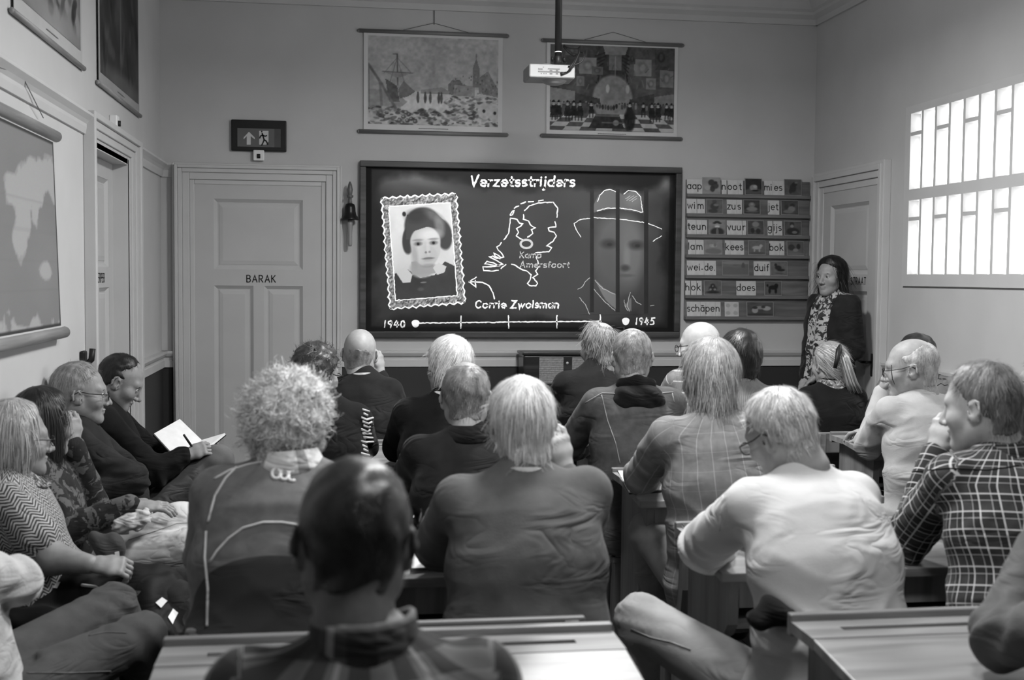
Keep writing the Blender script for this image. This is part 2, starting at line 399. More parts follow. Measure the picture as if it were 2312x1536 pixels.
# rails: picture rail and chair rail profiles
def rail(name, Mp, u0, u1, z, kind, n=0.0):
    pr = {'pic': [(0, -.09), (.012, -.09), (.018, -.06), (.018, -.045), (.03, -.03), (.05, -.012), (.05, 0), (0, 0)],
          'chair': [(0, -.11), (.02, -.11), (.02, -.065), (.014, -.06), (.014, -.045), (.03, -.035), (.042, -.015), (.042, 0), (0, 0)]}[kind]
    vs = [Mp(u0, z + b_, n + a_) for a_, b_ in pr] + [Mp(u1, z + b_, n + a_) for a_, b_ in pr]; k = len(pr)
    fs = [(i, (i + 1) % k, k + (i + 1) % k, k + i) for i in range(k)] + [tuple(range(k)), tuple(range(2 * k - 1, k - 1, -1))]
    struct(mobj(name, vs, fs, M['trim']))
ZR, ZCH = 2.285, 1.035
BC0, BC1 = W(392, 600, D)[0], W(772, 600, D)[0]      # outer edges of the back door casing
CN0, CN1 = LD0 - .20, LD1 + .30                      # outer edges of the left door casing
RC0, RC1 = WX(2010, 500, XR)[1], WX(1846, 500, XR)[1]
rail('trim_4', MLF, YN, CN0, ZR, 'pic'); rail('trim_5', MLF, CN1, D, ZR, 'pic'); rail('trim_6', MBK, XL, BC0, ZR, 'pic')
rail('trim_7', MLF, CN1, D, ZCH, 'chair'); rail('trim_8', MBK, XL, BC0, ZCH, 'chair'); rail('trim_9', MBK, BC1, XR, ZCH, 'chair')
rail('trim_10', MLF, YN, CN0, ZCH, 'chair'); rail('trim_11', MRT, YN, RC0, ZCH, 'chair')
def dado(name, Mp, u0, u1): struct(MB().wbox(Mp, u0, u1, .12, ZCH - .1, 0, .008).obj(name, M['dado']))
dado('wall_dado_left', MLF, YN, CN0); dado('wall_dado_corner', MLF, CN1, D); dado('wall_dado_back', MBK, BC1, XR); dado('wall_dado_narrow', MBK, XL, BC0); dado('wall_dado_right', MRT, YN, RC0)
def skirt(name, Mp, u0, u1): struct(MB().wbox(Mp, u0, u1, 0, .12, 0, .018).obj(name, M['dado']))
skirt('baseboard_left', MLF, YN, CN0); skirt('baseboard_back', MBK, BC1, XR); skirt('baseboard_right', MRT, YN, RC0)

# ------------------------------------------------------------------ doors
def casing(root, Mp, u0, u1, ztop, cw0, cw1, steps):
    """steps: (fraction from the opening, fraction to, depth)"""
    for k, (a, c, n) in enumerate(steps):
        ch = (cw0 + cw1) / 2
        ch = min(ch, ZR - ztop + .02)
        MB().wbox(Mp, u0 - cw0 * c, u0 - cw0 * a, 0, ztop + ch * c, 0, n).obj('casing_side', M['trim'], root, bevel=.004)
        MB().wbox(Mp, u1 + cw1 * a, u1 + cw1 * c, 0, ztop + ch * c, 0, n).obj('casing_side', M['trim'], root, bevel=.004)
        MB().wbox(Mp, u0 - cw0 * a, u1 + cw1 * a, ztop + ch * a, ztop + ch * c, 0, n).obj('casing_head', M['trim'], root, bevel=.004)
def panel(Mp, u0, u1, z0, z1, n0, mat, root):
    """recessed panel with sloped moulding and a raised field"""
    def ring(i, n): return [Mp(u0 + i, z0 + i, n), Mp(u1 - i, z0 + i, n), Mp(u1 - i, z1 - i, n), Mp(u0 + i, z1 - i, n)]
    rs = [ring(0, n0 + .022), ring(.022, n0 + .004), ring(.030, n0 + .004), ring(.034, n0 + .007), ring(.058, n0 + .012)]
    vs = [p for r in rs for p in r]; fs = []
    for k in range(len(rs) - 1):
        fs += [(k * 4 + i, k * 4 + (i + 1) % 4, k * 4 + 4 + (i + 1) % 4, k * 4 + 4 + i) for i in range(4)]
    k = (len(rs) - 1) * 4; fs.append((k, k + 1, k + 2, k + 3))
    mobj('door_panel', vs, fs, mat, root)
def leaf(root, Mp, u0, u1, ztop, n0, pz, su, midu, mat):
    """pz: (z of the bottom of the upper panel, its top, top of the lower panels), su stile width"""
    def bx(nm, a, c, z0, z1): MB().wbox(Mp, a, c, z0, z1, n0, n0 + .024).obj(nm, mat, root)
    bx('stile', u0, u0 + su, .01, ztop); bx('stile', u1 - su, u1, .01, ztop)
    bx('rail', u0 + su, u1 - su, pz[1], ztop); bx('rail', u0 + su, u1 - su, pz[2], pz[0]); bx('rail', u0 + su, u1 - su, .01, .22)
    m = (u0 + u1) / 2; bx('mullion', m - midu / 2, m + midu / 2, .22, pz[2])
    panel(Mp, u0 + su, u1 - su, pz[0], pz[1], n0, mat, root)
    panel(Mp, u0 + su, m - midu / 2, .22, pz[2], n0, mat, root); panel(Mp, m + midu / 2, u1 - su, .22, pz[2], n0, mat, root)
PZ = (1.585, 2.055, 1.475)
d1 = thing('door_1', ((BC0 + BC1) / 2, D, 0), kind='structure')
bo0, bo1 = W(441, 600, D)[0], W(726, 600, D)[0]
leaf(d1, MBK, bo0, bo1, DTOP, .004, PZ, .125, .07, M['door'])
casing(d1, MBK, bo0, bo1, DTOP, bo0 - BC0, BC1 - bo1, [(0, .22, .035), (.22, .55, .05), (.55, .75, .062), (.75, .9, .075), (.9, 1, .055)])
st, w_ = layout('BARAK', .0285, .28); p0 = W(558, 637, D)
wall_strokes('door_lettering', st, .0065, MBK, p0[0], p0[2], .030, M['ink'], d1)
d2 = thing('door_2', (XL, (LD0 + LD1) / 2, 0), kind='structure')
leaf(d2, lambda u, z, n: MLF(u, z, n - .09), LD0, LD1, DTOP, .004, PZ, .125, .07, M['door'])
casing(d2, MLF, LD0, LD1, DTOP, LD0 - CN0, CN1 - LD1, [(0, .3, .02), (.3, .55, .03), (.55, .8, .04), (.8, 1, .055)])
MB().box(XL - .15, XL + .02, LD1 - .001, LD1 + .03, 0, DTOP).obj('jamb', M['trim'], d2); MB().box(XL - .15, XL + .02, LD0 - .03, LD0 + .001, 0, DTOP).obj('jamb', M['trim'], d2)
MB().box(XL - .15, XL + .02, LD0 - .03, LD1 + .03, DTOP - .001, DTOP + .03).obj('jamb_head', M['trim'], d2)
st, w_ = layout('ENWERPER', .0285, .28)
q = WX(237, 637, XL - .06)
wall_strokes('door_lettering', st, .0065, lambda u, z, n: MLF(u, z, n - .09), q[1] - w_, q[2] , .030, M['ink'], d2)
d3 = thing('door_3', (XR, (RC0 + RC1) / 2, 0), kind='structure')
ro0, ro1 = WX(1990, 500, XR)[1], WX(1868, 500, XR)[1]
leaf(d3, MRT, ro0, ro1, DTOP, .004, PZ, .12, .07, M['door'])
casing(d3, MRT, ro0, ro1, DTOP, ro0 - RC0, RC1 - ro1, [(0, .3, .035), (.3, .6, .05), (.6, .85, .065), (.85, 1, .05)])
st, w_ = layout('STRAAT', .0285, .28); q = WX(1955, 643, XR - .03)
wall_strokes('door_lettering', st, .0065, MRT, q[1] + w_, q[2], .030, M['ink'], d3, flip=-1)
h = WX(1968, 818, XR - .03)
b = MB(); b.wbox(MRT, h[1] - .012, h[1] + .012, h[2] - .09, h[2] + .055, .026, .034); b.obj('handle_plate', M['dark'], d3, bevel=.004)
b = MB(); b.tube([MRT(h[1], h[2], .03), MRT(h[1], h[2], .07), MRT(h[1] + .04, h[2] - .002, .075), MRT(h[1] + .09, h[2] + .002, .075), MRT(h[1] + .125, h[2] + .014, .075), MRT(h[1] + .14, h[2] + .012, .075)], [.009, .009, .0095, .008, .007, .005], 8)
b.obj('handle', M['dark'], d3, True)
for z in (1.75, .45):
    MB().tube([MRT(ro1 - .004, z - .05, .034), MRT(ro1 - .004, z + .05, .034)], .008, 8).obj('hinge', M['trim'], d3)

# ------------------------------------------------------------------ small things on the walls
e0, e1 = W(523, 341, D), W(647, 274, D)
ex = thing('exit_sign', (e0[0], D, e0[2]), 'dark framed emergency exit sign with arrow and running figure above the door', 'sign')
MB().wbox(MBK, e0[0], e1[0], e0[2], e1[2], 0, .03).obj('housing', M['black'], ex, bevel=.006)
i0, i1 = W(537, 332, D), W(634, 293, D); i2 = W(620, 310, D)
MB().wbox(MBK, i0[0], i2[0], i0[2], i1[2], .03, .034).obj('sign_face', plain('sign_face', 96, .5, 4), ex)
MB().wbox(MBK, i2[0], i1[0], i0[2], i1[2], .03, .033).obj('sign_side', plain('sign_side', 74, .5, 4), ex)
def wpoly(name, Mp, pix, n, mat, parent, y=D):
    pts = [W(a, c, y) for a, c in pix]; return mobj(name, [Mp(p[0], p[2], n) for p in pts], [tuple(range(len(pts)))], mat, parent)
SGN = plain('sign_white', 196, .5, 4)
wpoly('arrow', MBK, [(563, 299), (576, 312), (576, 316), (567, 309), (567, 328), (558, 328), (558, 309), (551, 316), (551, 312)], .036, SGN, ex)
wpoly('sign_doorway', MBK, [(586, 297), (607, 297), (607, 321), (602, 328), (586, 328)], .036, SGN, ex)
b = MB()
vs, fs = ribbon([[(0, 0), (.006, -.02), (.012, -.042)], [(.012, -.042), (.004, -.062), (-.004, -.078)], [(.012, -.042), (.026, -.05), (.036, -.07)], [(0, -.012), (-.012, -.018), (-.016, -.03)], [(0, -.01), (.018, -.018), (.028, -.014)], [(-.004, .012), (-.003, .013)]], .009)
p0 = W(593, 303, D); mobj('running_figure', [MBK(p0[0] + x, p0[2] + z, .038) for x, z in vs], fs, M['black'], ex)
def keybox(Mp, u, z, lab, name='alarm_box'):
    t = thing(name, Mp(u, z, 0), lab, 'alarm box')
    MB().wbox(Mp, u - .036, u + .036, z - .035, z + .035, 0, .04).obj('housing', M['white'], t, bevel=.006)
    MB().tube([Mp(u, z - .02, .042), Mp(u, z + .008, .042)], .011, 10).obj('slot', M['black'], t, True)
p = W(585, 352, D); keybox(MBK, p[0], p[2], 'small white box with dark slot under the exit sign')
p = WX(249, 276, XL); keybox(MLF, p[1], p[2], 'small white box with dark slot over the left wall door')
p = WX(182, 812, XL)
hk = thing('door_latch', (XL, p[1], p[2]), 'black metal latch on the left wall behind the seated men', 'latch')
MB().wbox(MLF, p[1] - .03, p[1] + .03, p[2] - .05, p[2] + .04, 0, .025).obj('plate', M['black'], hk, bevel=.008)
MB().tube([MLF(p[1] - .01, p[2] - .03, .02), MLF(p[1] - .01, p[2], .05), MLF(p[1] - .01, p[2] + .05, .055)], .014, 10).obj('lever', M['black'], hk, True)
# wall bell
p = W(790, 480, D); bl = thing('hand_bell', (p[0], D, p[2]), 'dark metal hand bell with turned wooden handles hanging beside the blackboard', 'bell')
def zz(py): return W(790, py, D)[2]
yb = D - .075; k = lambda py: zz(py) - p[2]
MB().lathe((p[0], yb, p[2]), [(.004, k(412)), (.012, k(418)), (.019, k(430)), (.014, k(442)), (.022, k(443)), (.022, k(447)), (.012, k(449)), (.015, k(456)), (.017, k(462))], 14).obj('handle', M['turned'], bl, True)
MB().lathe((p[0], yb, p[2]), [(.012, k(460)), (.03, k(463)), (.036, k(470)), (.038, k(480)), (.045, k(488)), (.06, k(495)), (.06, k(498)), (.05, k(498))], 20).obj('bell_cup', M['brass'], bl, True)
MB().lathe((p[0], yb, p[2]), [(.010, k(557)), (.015, k(552)), (.014, k(530)), (.018, k(512)), (.02, k(505)), (.014, k(498))], 14).obj('pull_handle', M['turnedl'], bl, True)
MB().tube([(p[0], D - .002, zz(440)), (p[0], yb, zz(440))], .005, 6).obj('hook', M['dark'], bl)

# ------------------------------------------------------------------ blackboard; the projected picture's light is put into flat colours
c00, c10, c01, c11 = [W(a, c, D) for a, c in ((812, 365), (1535, 378), (812, 762), (1532, 762))]
bu0, bu1 = (c00[0] + c01[0]) / 2, (c10[0] + c11[0]) / 2; bz0, bz1 = (c01[2] + c11[2]) / 2, (c00[2] + c10[2]) / 2
bb = thing('blackboard', ((bu0 + bu1) / 2, D, bz0), 'wide blackboard in a dark wooden frame with chalk drawings, name and timeline', 'blackboard')
FW = .042
MB().wbox(MBK, bu0, bu1, bz1 - FW, bz1, 0, .05).obj('frame_rail', M['frame'], bb, bevel=.005)
MB().wbox(MBK, bu0, bu1, bz0, bz0 + FW, 0, .05).obj('frame_rail', M['frame'], bb, bevel=.005)
MB().wbox(MBK, bu0, bu0 + FW, bz0 + FW, bz1 - FW, 0, .05).obj('frame_stile', M['frame'], bb, bevel=.005)
MB().wbox(MBK, bu1 - FW, bu1, bz0 + FW, bz1 - FW, 0, .05).obj('frame_stile', M['frame'], bb, bevel=.005)
iu0, iu1, iz0, iz1 = bu0 + FW, bu1 - FW, bz0 + FW, bz1 - FW
MB().wbox(MBK, iu0, iu1, iz0, iz1, 0, .012).obj('board_backing', M['black'], bb)
# zoomed-crop pixels (2312x1334 of 780..1560 x 340..790) to wall coordinates
def zc(x, y):
    p = W(780 + x * 780 / 2312.0, 340 + y * 450 / 1334.0, D); return p[0], p[2]
cv = Canvas(264, 142, 56); BCV = cv
cv.noise((3, 5), 20, 3, 5)
for (cx, cy, rx, ry, v, o, rot) in [(.1, .05, .09, .08, 120, .75, .3), (.2, .03, .06, .05, 130, .6, 0), (.2, .09, .13, .03, 150, .5, .55), (.38, .2, .25, .2, 78, .6, 0), (.7, .1, .16, .12, 80, .6, 0), (.5, .55, .22, .3, 78, .7, 0), (.83, .5, .15, .4, 96, .6, 0), (.66, .8, .12, .2, 84, .5, 0), (.97, .07, .03, .06, 140, .7, -.4), (.9, .12, .08, .05, 96, .5, 0), (.3, .5, .15, .4, 66, .5, 0)]:
    cv.ell(cx, cy, rx, ry, v, 1.4, o, rot)
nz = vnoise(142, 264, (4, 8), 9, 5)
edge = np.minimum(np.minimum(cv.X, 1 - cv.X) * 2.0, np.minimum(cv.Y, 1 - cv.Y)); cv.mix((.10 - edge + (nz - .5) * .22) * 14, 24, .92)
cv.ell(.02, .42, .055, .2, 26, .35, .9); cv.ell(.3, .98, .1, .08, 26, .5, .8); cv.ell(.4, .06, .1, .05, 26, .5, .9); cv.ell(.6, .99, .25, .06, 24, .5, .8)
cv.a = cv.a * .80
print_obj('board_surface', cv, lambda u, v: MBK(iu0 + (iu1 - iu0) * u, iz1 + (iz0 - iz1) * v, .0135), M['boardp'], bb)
def chalk(name, polys, wd, n=.016, mat='chalk', jit=.0012, label=None):
    for pl in polys:
        vs, fs = ribbon([[zc(x, y) for x, y in pl]], wd, jit, .012); mobj(name, [MBK(a, c, n) for a, c in vs], fs, M[mat], bb, label=label)
def projected_text(name, text, x0, y0, x1, hpx, wd, track=.2, mat='chalk', label=None):
    st, w0 = layout(text, 1.0, track); a = zc(x0, y0); c = zc(x1, y0); s = (c[0] - a[0]) / w0; hz = zc(x0, y0 - hpx)[1] - a[1]
    st = [[(a[0] + px * s + .08 * py * hz, a[1] + (c[1] - a[1]) * px / w0 + py * hz + RNG.normal(0, .001)) for px, py in q] for q in st]
    vs, fs = ribbon(st, wd, .0010, .010); return mobj(name, [MBK(u, z, .016) for u, z in vs], fs, M[mat], bb, label=label)
projected_text('projected_title', 'Verzetsstrijders', 838, 240, 1535, 42, .0125, .2, label='chalk heading Verzetsstrijders')
projected_text('projected_name', 'Corrie', 868, 1053, 1075, 30, .0098, .24); projected_text('projected_name', 'Zwolsman', 1106, 1053, 1428, 30, .0098, .24)
projected_text('projected_place', 'Kamp', 1166, 718, 1310, 24, .0062, .2, 'projection_g'); projected_text('projected_place', 'Amersfoort', 1166, 783, 1498, 24, .0066, .2, 'projection_g')
projected_text('projected_year', '1940', 258, 1184, 400, 30, .0088, .22); projected_text('projected_year', '1945', 1938, 1166, 2066, 30, .0088, .22)
chalk('projected_timeline', [[(470, 1155), (1100, 1148), (1705, 1143)], [(771, 1108), (771, 1190)], [(1090, 1106), (1090, 1188)], [(1411, 1104), (1411, 1186)], [(1702, 1102), (1702, 1143)]], .0085)
for (x, y) in ((468, 1157), (1872, 1142)):
    a = zc(x, y); mobj('projected_dot', [MBK(a[0] + .0265 * (1 + .08 * math.sin(5 * t)) * math.cos(t), a[1] + .0265 * (1 + .08 * math.sin(3 * t)) * math.sin(t), .0165) for t in [2 * math.pi * i / 20 for i in range(20)]], [tuple(range(20))], M['chalk'], bb)
chalk('projected_map', [[(1103, 455), (1130, 456), (1148, 464), (1160, 488), (1182, 492), (1168, 510), (1142, 520), (1156, 548), (1140, 572), (1168, 590), (1190, 600)],
    [(1103, 455), (1096, 500), (1090, 555), (1062, 595)], [(1042, 618), (1030, 635), (1010, 645), (1022, 668), (1045, 690), (1058, 712), (1040, 720), (1018, 700), (990, 688), (1000, 710), (1030, 724)],
    [(1018, 724), (985, 708), (960, 712), (985, 724), (1020, 742), (1050, 760), (1020, 770), (985, 752), (945, 742), (932, 758), (975, 766), (1030, 772)], [(1030, 772), (960, 778), (916, 780), (925, 804), (985, 808), (1020, 800)], [(1036, 790), (1072, 764)],
    [(1112, 762), (1138, 770), (1160, 790), (1210, 808), (1240, 832), (1234, 866), (1216, 890), (1230, 906), (1270, 906), (1282, 888), (1268, 868), (1252, 850), (1284, 828), (1270, 806), (1290, 780), (1284, 740), (1270, 700)],
    [(1270, 684), (1360, 678), (1378, 650), (1344, 636), (1384, 612), (1410, 572), (1392, 548), (1360, 540), (1354, 520), (1380, 512), (1408, 512), (1400, 480)], [(1412, 448), (1418, 385), (1386, 346)], [(1386, 346), (1290, 352), (1228, 372), (1198, 402)],
    [(1190, 430), (1190, 462), (1222, 472), (1240, 506), (1268, 520), (1242, 530), (1252, 556), (1216, 582)], [(1100, 432), (1112, 408), (1126, 404), (1118, 430), (1104, 436)], [(1128, 386), (1156, 372)], [(1172, 358), (1204, 346)], [(1220, 345), (1255, 343)], [(1290, 338), (1320, 332)]], .0075, label='chalk outline map of the country')
a_r, b_r = zc(1208, 626), zc(1246, 654)
vs, fs = ribbon([[(a_r[0] + (b_r[0] - a_r[0]) * math.cos(t), a_r[1] + (b_r[1] - a_r[1]) * math.sin(t)) for t in [2 * math.pi * i / 28 for i in range(28)] + [0.0]]], .015); mobj('projected_ring', [MBK(u_, z_, .0175) for u_, z_ in vs], fs, M['projection_g'], bb)
chalk('projected_arrow', [[(994, 992), (984, 950), (960, 905), (915, 882), (826, 878)], [(872, 848), (826, 878), (868, 912), (866, 868)]], .0078)
# projected portrait in its drawn frame
wav = lambda a, c, n, amp: [(a[0] + (c[0] - a[0]) * i / n + amp * (i % 2 - .5) * (c[1] - a[1]) / max(1, abs(c[1] - a[1]) + abs(c[0] - a[0])), a[1] + (c[1] - a[1]) * i / n - amp * (i % 2 - .5) * (c[0] - a[0]) / max(1, abs(c[1] - a[1]) + abs(c[0] - a[0]))) for i in range(n + 1)]
co = [(240, 320), (738, 290), (798, 1018), (298, 1060)]; ci = [(288, 376), (700, 350), (746, 972), (334, 1004)]
def quadP(c, n):
    z4 = [zc(*p_) for p_ in c]
    def P(u, v):
        a = np.array(z4[0]) * (1 - u) + np.array(z4[1]) * u; e = np.array(z4[3]) * (1 - u) + np.array(z4[2]) * u; q = a * (1 - v) + e * v
        return MBK(q[0], q[1], n)
    return P
cv = Canvas(60, 88, 120); cv.a += RNG.normal(0, 42, cv.a.shape)
print_obj('portrait_frame', cv, quadP(co, .0150), M['print'], bb)
chalk('portrait_outline', [wav(co[0], co[1], 20, 14), wav(co[1], co[2], 28, 14), wav(co[2], co[3], 20, 14), wav(co[3], co[0], 28, 14)], .009, .0175)
chalk('portrait_outline', [ci + [ci[0]]], .0075, .0180)
cv = Canvas(120, 180, 196); cv.noise((2, 2), 16, 5, 3)
cv.ell(.08, .25, .2, .5, 206, 1, .5); cv.mix((cv.Y - .66) * 6, 150, .25)
cv.poly([(0, .72), (.2, .66), (.42, .78), (.66, .76), (.84, .62), (1, .68), (1, 1), (0, 1)], 58); cv.noise((6, 5), 12, 21, 4)
cv.ell(.53, .17 + .06, .3, .2, 60, .12); cv.ell(.28, .37, .1, .15, 56, .2, 1, .25); cv.ell(.86, .34, .13, .16, 62, .2, 1, -.2)
cv.ell(.47, .68, .2, .1, 150, .3); cv.poly([(.3, .6), (.62, .6), (.68, .74), (.3, .74)], 146)
cv.ell(.55, .4, .245, .165, 176, .10); cv.ell(.55, .47, .235, .175, 176, .10); cv.ell(.555, .55, .175, .11, 170, .15)
cv.ell(.64, .33, .17, .06, 206, .9, .8); cv.ell(.42, .5, .1, .1, 190, .9, .5)
cv.poly([(.28, .1), (.72, .08), (.9, .2), (.84, .28), (.6, .24), (.36, .28), (.3, .36), (.24, .36)], 66); cv.ell(.72, .13, .16, .05, 104, .9, .7, .4); cv.ell(.8, .24, .07, .1, 140, .8, .6, -.5); cv.ell(.43, .12, .16, .07, 44, .9, .6)
for ex_ in (.43, .68): cv.ell(ex_, .415, .062, .022, 92, .8, .85); cv.ell(ex_, .417, .022, .015, 34, .4); cv.ell(ex_, .375, .08, .012, 120, .8, .7)
cv.ell(.585, .47, .03, .07, 196, .8, .5); cv.ell(.545, .512, .02, .012, 92, .6, .7); cv.ell(.605, .51, .02, .012, 100, .6, .6)
cv.ell(.575, .578, .095, .012, 84, .7, .8); cv.ell(.575, .597, .075, .014, 150, .8, .6); cv.ell(.57, .655, .1, .02, 120, .9, .5); cv.ell(.36, .54, .05, .12, 130, 1, .5)
cv.poly([(.04, .7), (.2, .65), (.3, .74), (.26, .82), (.14, .82)], 186); cv.poly([(.64, .68), (.74, .63), (.86, .68), (.82, .74), (.7, .76)], 186)
cv.ell(.47, .83, .05, .008, 130, .5, .8); cv.ell(.42, .9, .05, .02, 84, .8, .7); cv.ell(.24, .09, .03, .025, 40, .5)
print_obj('portrait_print', cv, quadP(ci, .0165), M['print'], bb, label='projected portrait photograph of a child with bobbed hair')
# chalk drawing of the man in a hat behind bars
cv = Canvas(130, 190, 66)
# region of the crop: x 1560..2140, y 250..1100
for j_ in range(cv.h):       # start from the board's own tone so the edges melt in
    for i_ in range(cv.w):
        uu, vv = zc(1560 + 580 * i_ / (cv.w - 1), 250 + 850 * j_ / (cv.h - 1)); x_ = (uu - iu0) / (iu1 - iu0); y_ = (iz1 - vv) / (iz1 - iz0)
        cv.a[j_, i_] = BCV.a[min(BCV.h - 1, max(0, int(y_ * (BCV.h - 1) + .5))), min(BCV.w - 1, max(0, int(x_ * (BCV.w - 1) + .5)))]
cv.poly([(.12, .2), (.22, .06), (.34, .01), (.46, .04), (.52, .06), (.6, .02), (.7, .05), (.74, .2)], 96); cv.ell(.62, .09, .09, .06, 114, .8, .7)
cv.poly([(.12, .2), (.4, .16), (.74, .2), (.76, .29), (.45, .24), (.18, .26)], 48)
cv.ell(.45, .3, .48, .07, 70, .6, .7, .12); cv.ell(.46, .5, .28, .3, 94, .4, .8); cv.ell(.6, .5, .14, .26, 108, .8, .6); cv.ell(.3, .62, .14, .2, 76, 1, .6)
for ex_, yv in ((.34, .44), (.66, .45)): cv.ell(ex_, yv, .09, .035, 50, .9, .8); cv.ell(ex_ + .01, yv + .005, .03, .013, 40, .5, .8)
cv.ell(.55, .55, .035, .1, 122, .9, .5); cv.ell(.53, .63, .05, .025, 50, .9, .8); cv.ell(.53, .69, .1, .012, 76, .8, .7); cv.ell(.4, .78, .2, .06, 78, 1, .5)
cv.poly([(.18, .72), (.3, .8), (.44, .84), (.44, .97), (.3, .88)], 122, .8); cv.poly([(.6, .86), (.6, .97), (.52, .93)], 112, .8)
print_obj('portrait_wash', cv, quadP([(1560, 250), (2140, 250), (2140, 1100), (1560, 1100)], .0150), M['boardp'], bb)
chalk('hat_outline', [[(1684, 342), (1700, 300), (1730, 268), (1770, 260), (1810, 278)], [(1858, 292), (1890, 270), (1940, 276), (1970, 310), (1984, 412)], [(1680, 404), (1740, 388), (1830, 386), (1920, 398), (1984, 416)], [(1572, 578), (1540, 530), (1528, 490), (1570, 462), (1660, 452), (1780, 456), (1900, 468), (2020, 488), (2112, 526)], [(2112, 570), (2056, 608)]], .0050, .017)
chalk('hat_outline', [[(1872, 325), (1900, 305)], [(1880, 335), (1925, 303)], [(1895, 340), (1945, 308)], [(1915, 343), (1945, 322)]], .0036, .017, 'projection_g')
chalk('collar_outline', [[(1552, 930), (1585, 910), (1600, 880), (1630, 852)], [(1564, 984), (1600, 1030), (1630, 1096)], [(1666, 870), (1720, 925), (1800, 962)], [(1662, 930), (1730, 1010), (1800, 1072)], [(1902, 952), (1890, 1000), (1882, 1040), (1898, 1076)], [(1860, 1000), (1870, 1050), (1886, 1072)], [(1912, 970), (1940, 1010), (1975, 1030)], [(2036, 1040), (2062, 1036)]], .0042, .017, 'projection_g')
BAR = plain('projected_bars', 32, .8, 5)
for x, y0, y1, w2 in ((1646, 258, 1080, 13), (1818, 258, 1080, 13), (2008, 250, 1090, 14)):
    mobj('bar_line', [MBK(*zc(x - w2, y0), .0172), MBK(*zc(x + w2, y0), .0172), MBK(*zc(x + w2, y1), .0172), MBK(*zc(x - w2, y1), .0172)], [(0, 1, 2, 3)], BAR, bb)

# ------------------------------------------------------------------ school posters
def poster(name, Mp, u0, u1, zt, zb, cv, label, mg=.035, rr=.014, over=.03, peak=None, tilt=0.0, rodm=None, flipu=False, margin_v=206, cap=True):
    rodm = rodm or M['rod']
    t = thing(name, Mp((u0 + u1) / 2, zb, 0), label, 'poster', 'rolled school posters on the walls')
    nn = lambda z: .012 + tilt * (zt - z)
    MB().hexa([Mp(u0, zb, nn(zb) - .002), Mp(u1, zb, nn(zb) - .002), Mp(u1, zb, nn(zb)), Mp(u0, zb, nn(zb)), Mp(u0, zt, nn(zt) - .002), Mp(u1, zt, nn(zt) - .002), Mp(u1, zt, nn(zt)), Mp(u0, zt, nn(zt))]).obj('sheet', plain('sheet_paper_' + name, margin_v, .8, 4, 6), t)
    mb = mg * 1.7 if cap else mg
    def P(u, v):
        if flipu: u = 1 - u
        z = zt - mg + (zb + mb - zt + mg) * v; return Mp(u0 + mg + (u1 - u0 - 2 * mg) * u, z, nn(z) + .0015)
    print_obj('picture', cv, P, M['print'], t)
    for z in (zt, zb):
        MB().tube([Mp(u0 - over, z, nn(z)), Mp(u1 + over, z, nn(z))], rr, 10).obj('rod', rodm, t, True)
        for s, u in ((-1, u0 - over), (1, u1 + over)): MB().lathe(Mp(u, z, nn(z)), [(rr, 0), (rr * .8, s * rr * .6), (rr * .3, s * rr)], 10, np.array(Mp(1, 0, 0)) - np.array(Mp(0, 0, 0))).obj('rod_end', rodm, t, True)
    if peak: MB().tube([Mp(u0 + (u1 - u0) * .28, zt + rr, nn(zt)), Mp((u0 + u1) / 2, zt + peak, .006), Mp(u0 + (u1 - u0) * .75, zt + rr, nn(zt))], .0022, 5).obj('cord', M['string'], t)
    if cap and not flipu:
        vs, fs = ribbon([[(-.1 + .012 * i, 0), (-.1 + .012 * i + .007, 0)] for i in range(17)], .005); um = (u0 + u1) / 2
        mobj('caption', [Mp(um + x, zb + mb * .55 + z, nn(zb) + .002) for x, z in vs], fs, M['string'], t)
    return t
# harbour with a moored ship, quay and fortified town
cv = Canvas(190, 138, 132); cv.noise((3, 4), 22, 41, 5); cv.ell(.5, .25, .7, .3, 140, 1, .35); cv.mix((.6 - cv.Y) * -4 + 1, 120, .25)
cv.poly([(.35, .62), (.62, .58), (1, .58), (1, 1), (0, 1), (0, .75)], 152); cv.ell(.5, .74, .25, .09, 172, .9, .7)
cv.poly([(0, .6), (.2, .62), (.3, .74), (.2, .86), (0, .84)], 120)
cv.poly([(.61, .53), (.64, .48), (.70, .47), (.73, .53), (.81, .54), (.82, .66), (.61, .64)], 92); cv.poly([(.66, .53), (.82, .54), (.82, .66), (.65, .65)], 116)
cv.poly([(.80, .34), (.828, .22), (.855, .34), (.855, .55), (.80, .55)], 98); cv.poly([(.85, .44), (.92, .36), (.97, .5), (1, .56), (1, .66), (.85, .62)], 104)
cv.poly([(.40, .60), (.56, .56), (.62, .60), (.62, .64), (.40, .64)], 112); cv.line([(.828, .22), (.828, .17)], .004, 84)
for _ in range(60):
    x, y = RNG.uniform(.62, 1), RNG.uniform(.4, .64); cv.ell(x, y, .006, .012, RNG.choice([70, 128]), .5, .6)
cv.line([(.22, .2), (.225, .55)], .006, 66); cv.line([(.215, .2), (.19, .2)], .004, 70); cv.poly([(.11, .4), (.34, .41), (.25, .46), (.21, .47), (.16, .43)], 118); cv.line([(.11, .4), (.34, .41)], .004, 74)
for a, c in (((.22, .24), (.12, .42)), ((.22, .24), (.33, .41)), ((.22, .26), (.30, .62)), ((.22, .24), (.15, .6))): cv.line([a, c], .002, 84)
cv.poly([(.13, .48), (.22, .56), (.24, .74), (.16, .74)], 78); cv.poly([(.23, .6), (.27, .5), (.36, .62), (.3, .68), (.24, .7)], 92)
cv.line([(0, .32), (.1, .54), (.22, .84)], .014, 92); cv.line([(.09, .52), (.11, .92)], .014, 98); cv.line([(.005, .32), (.01, .9)], .005, 92)
for x in (.38, .435, .475, .54, .56): cv.ell(x, .69, .011, .06, 62, .3, .9); cv.ell(x, .63, .007, .012, 70, .4)
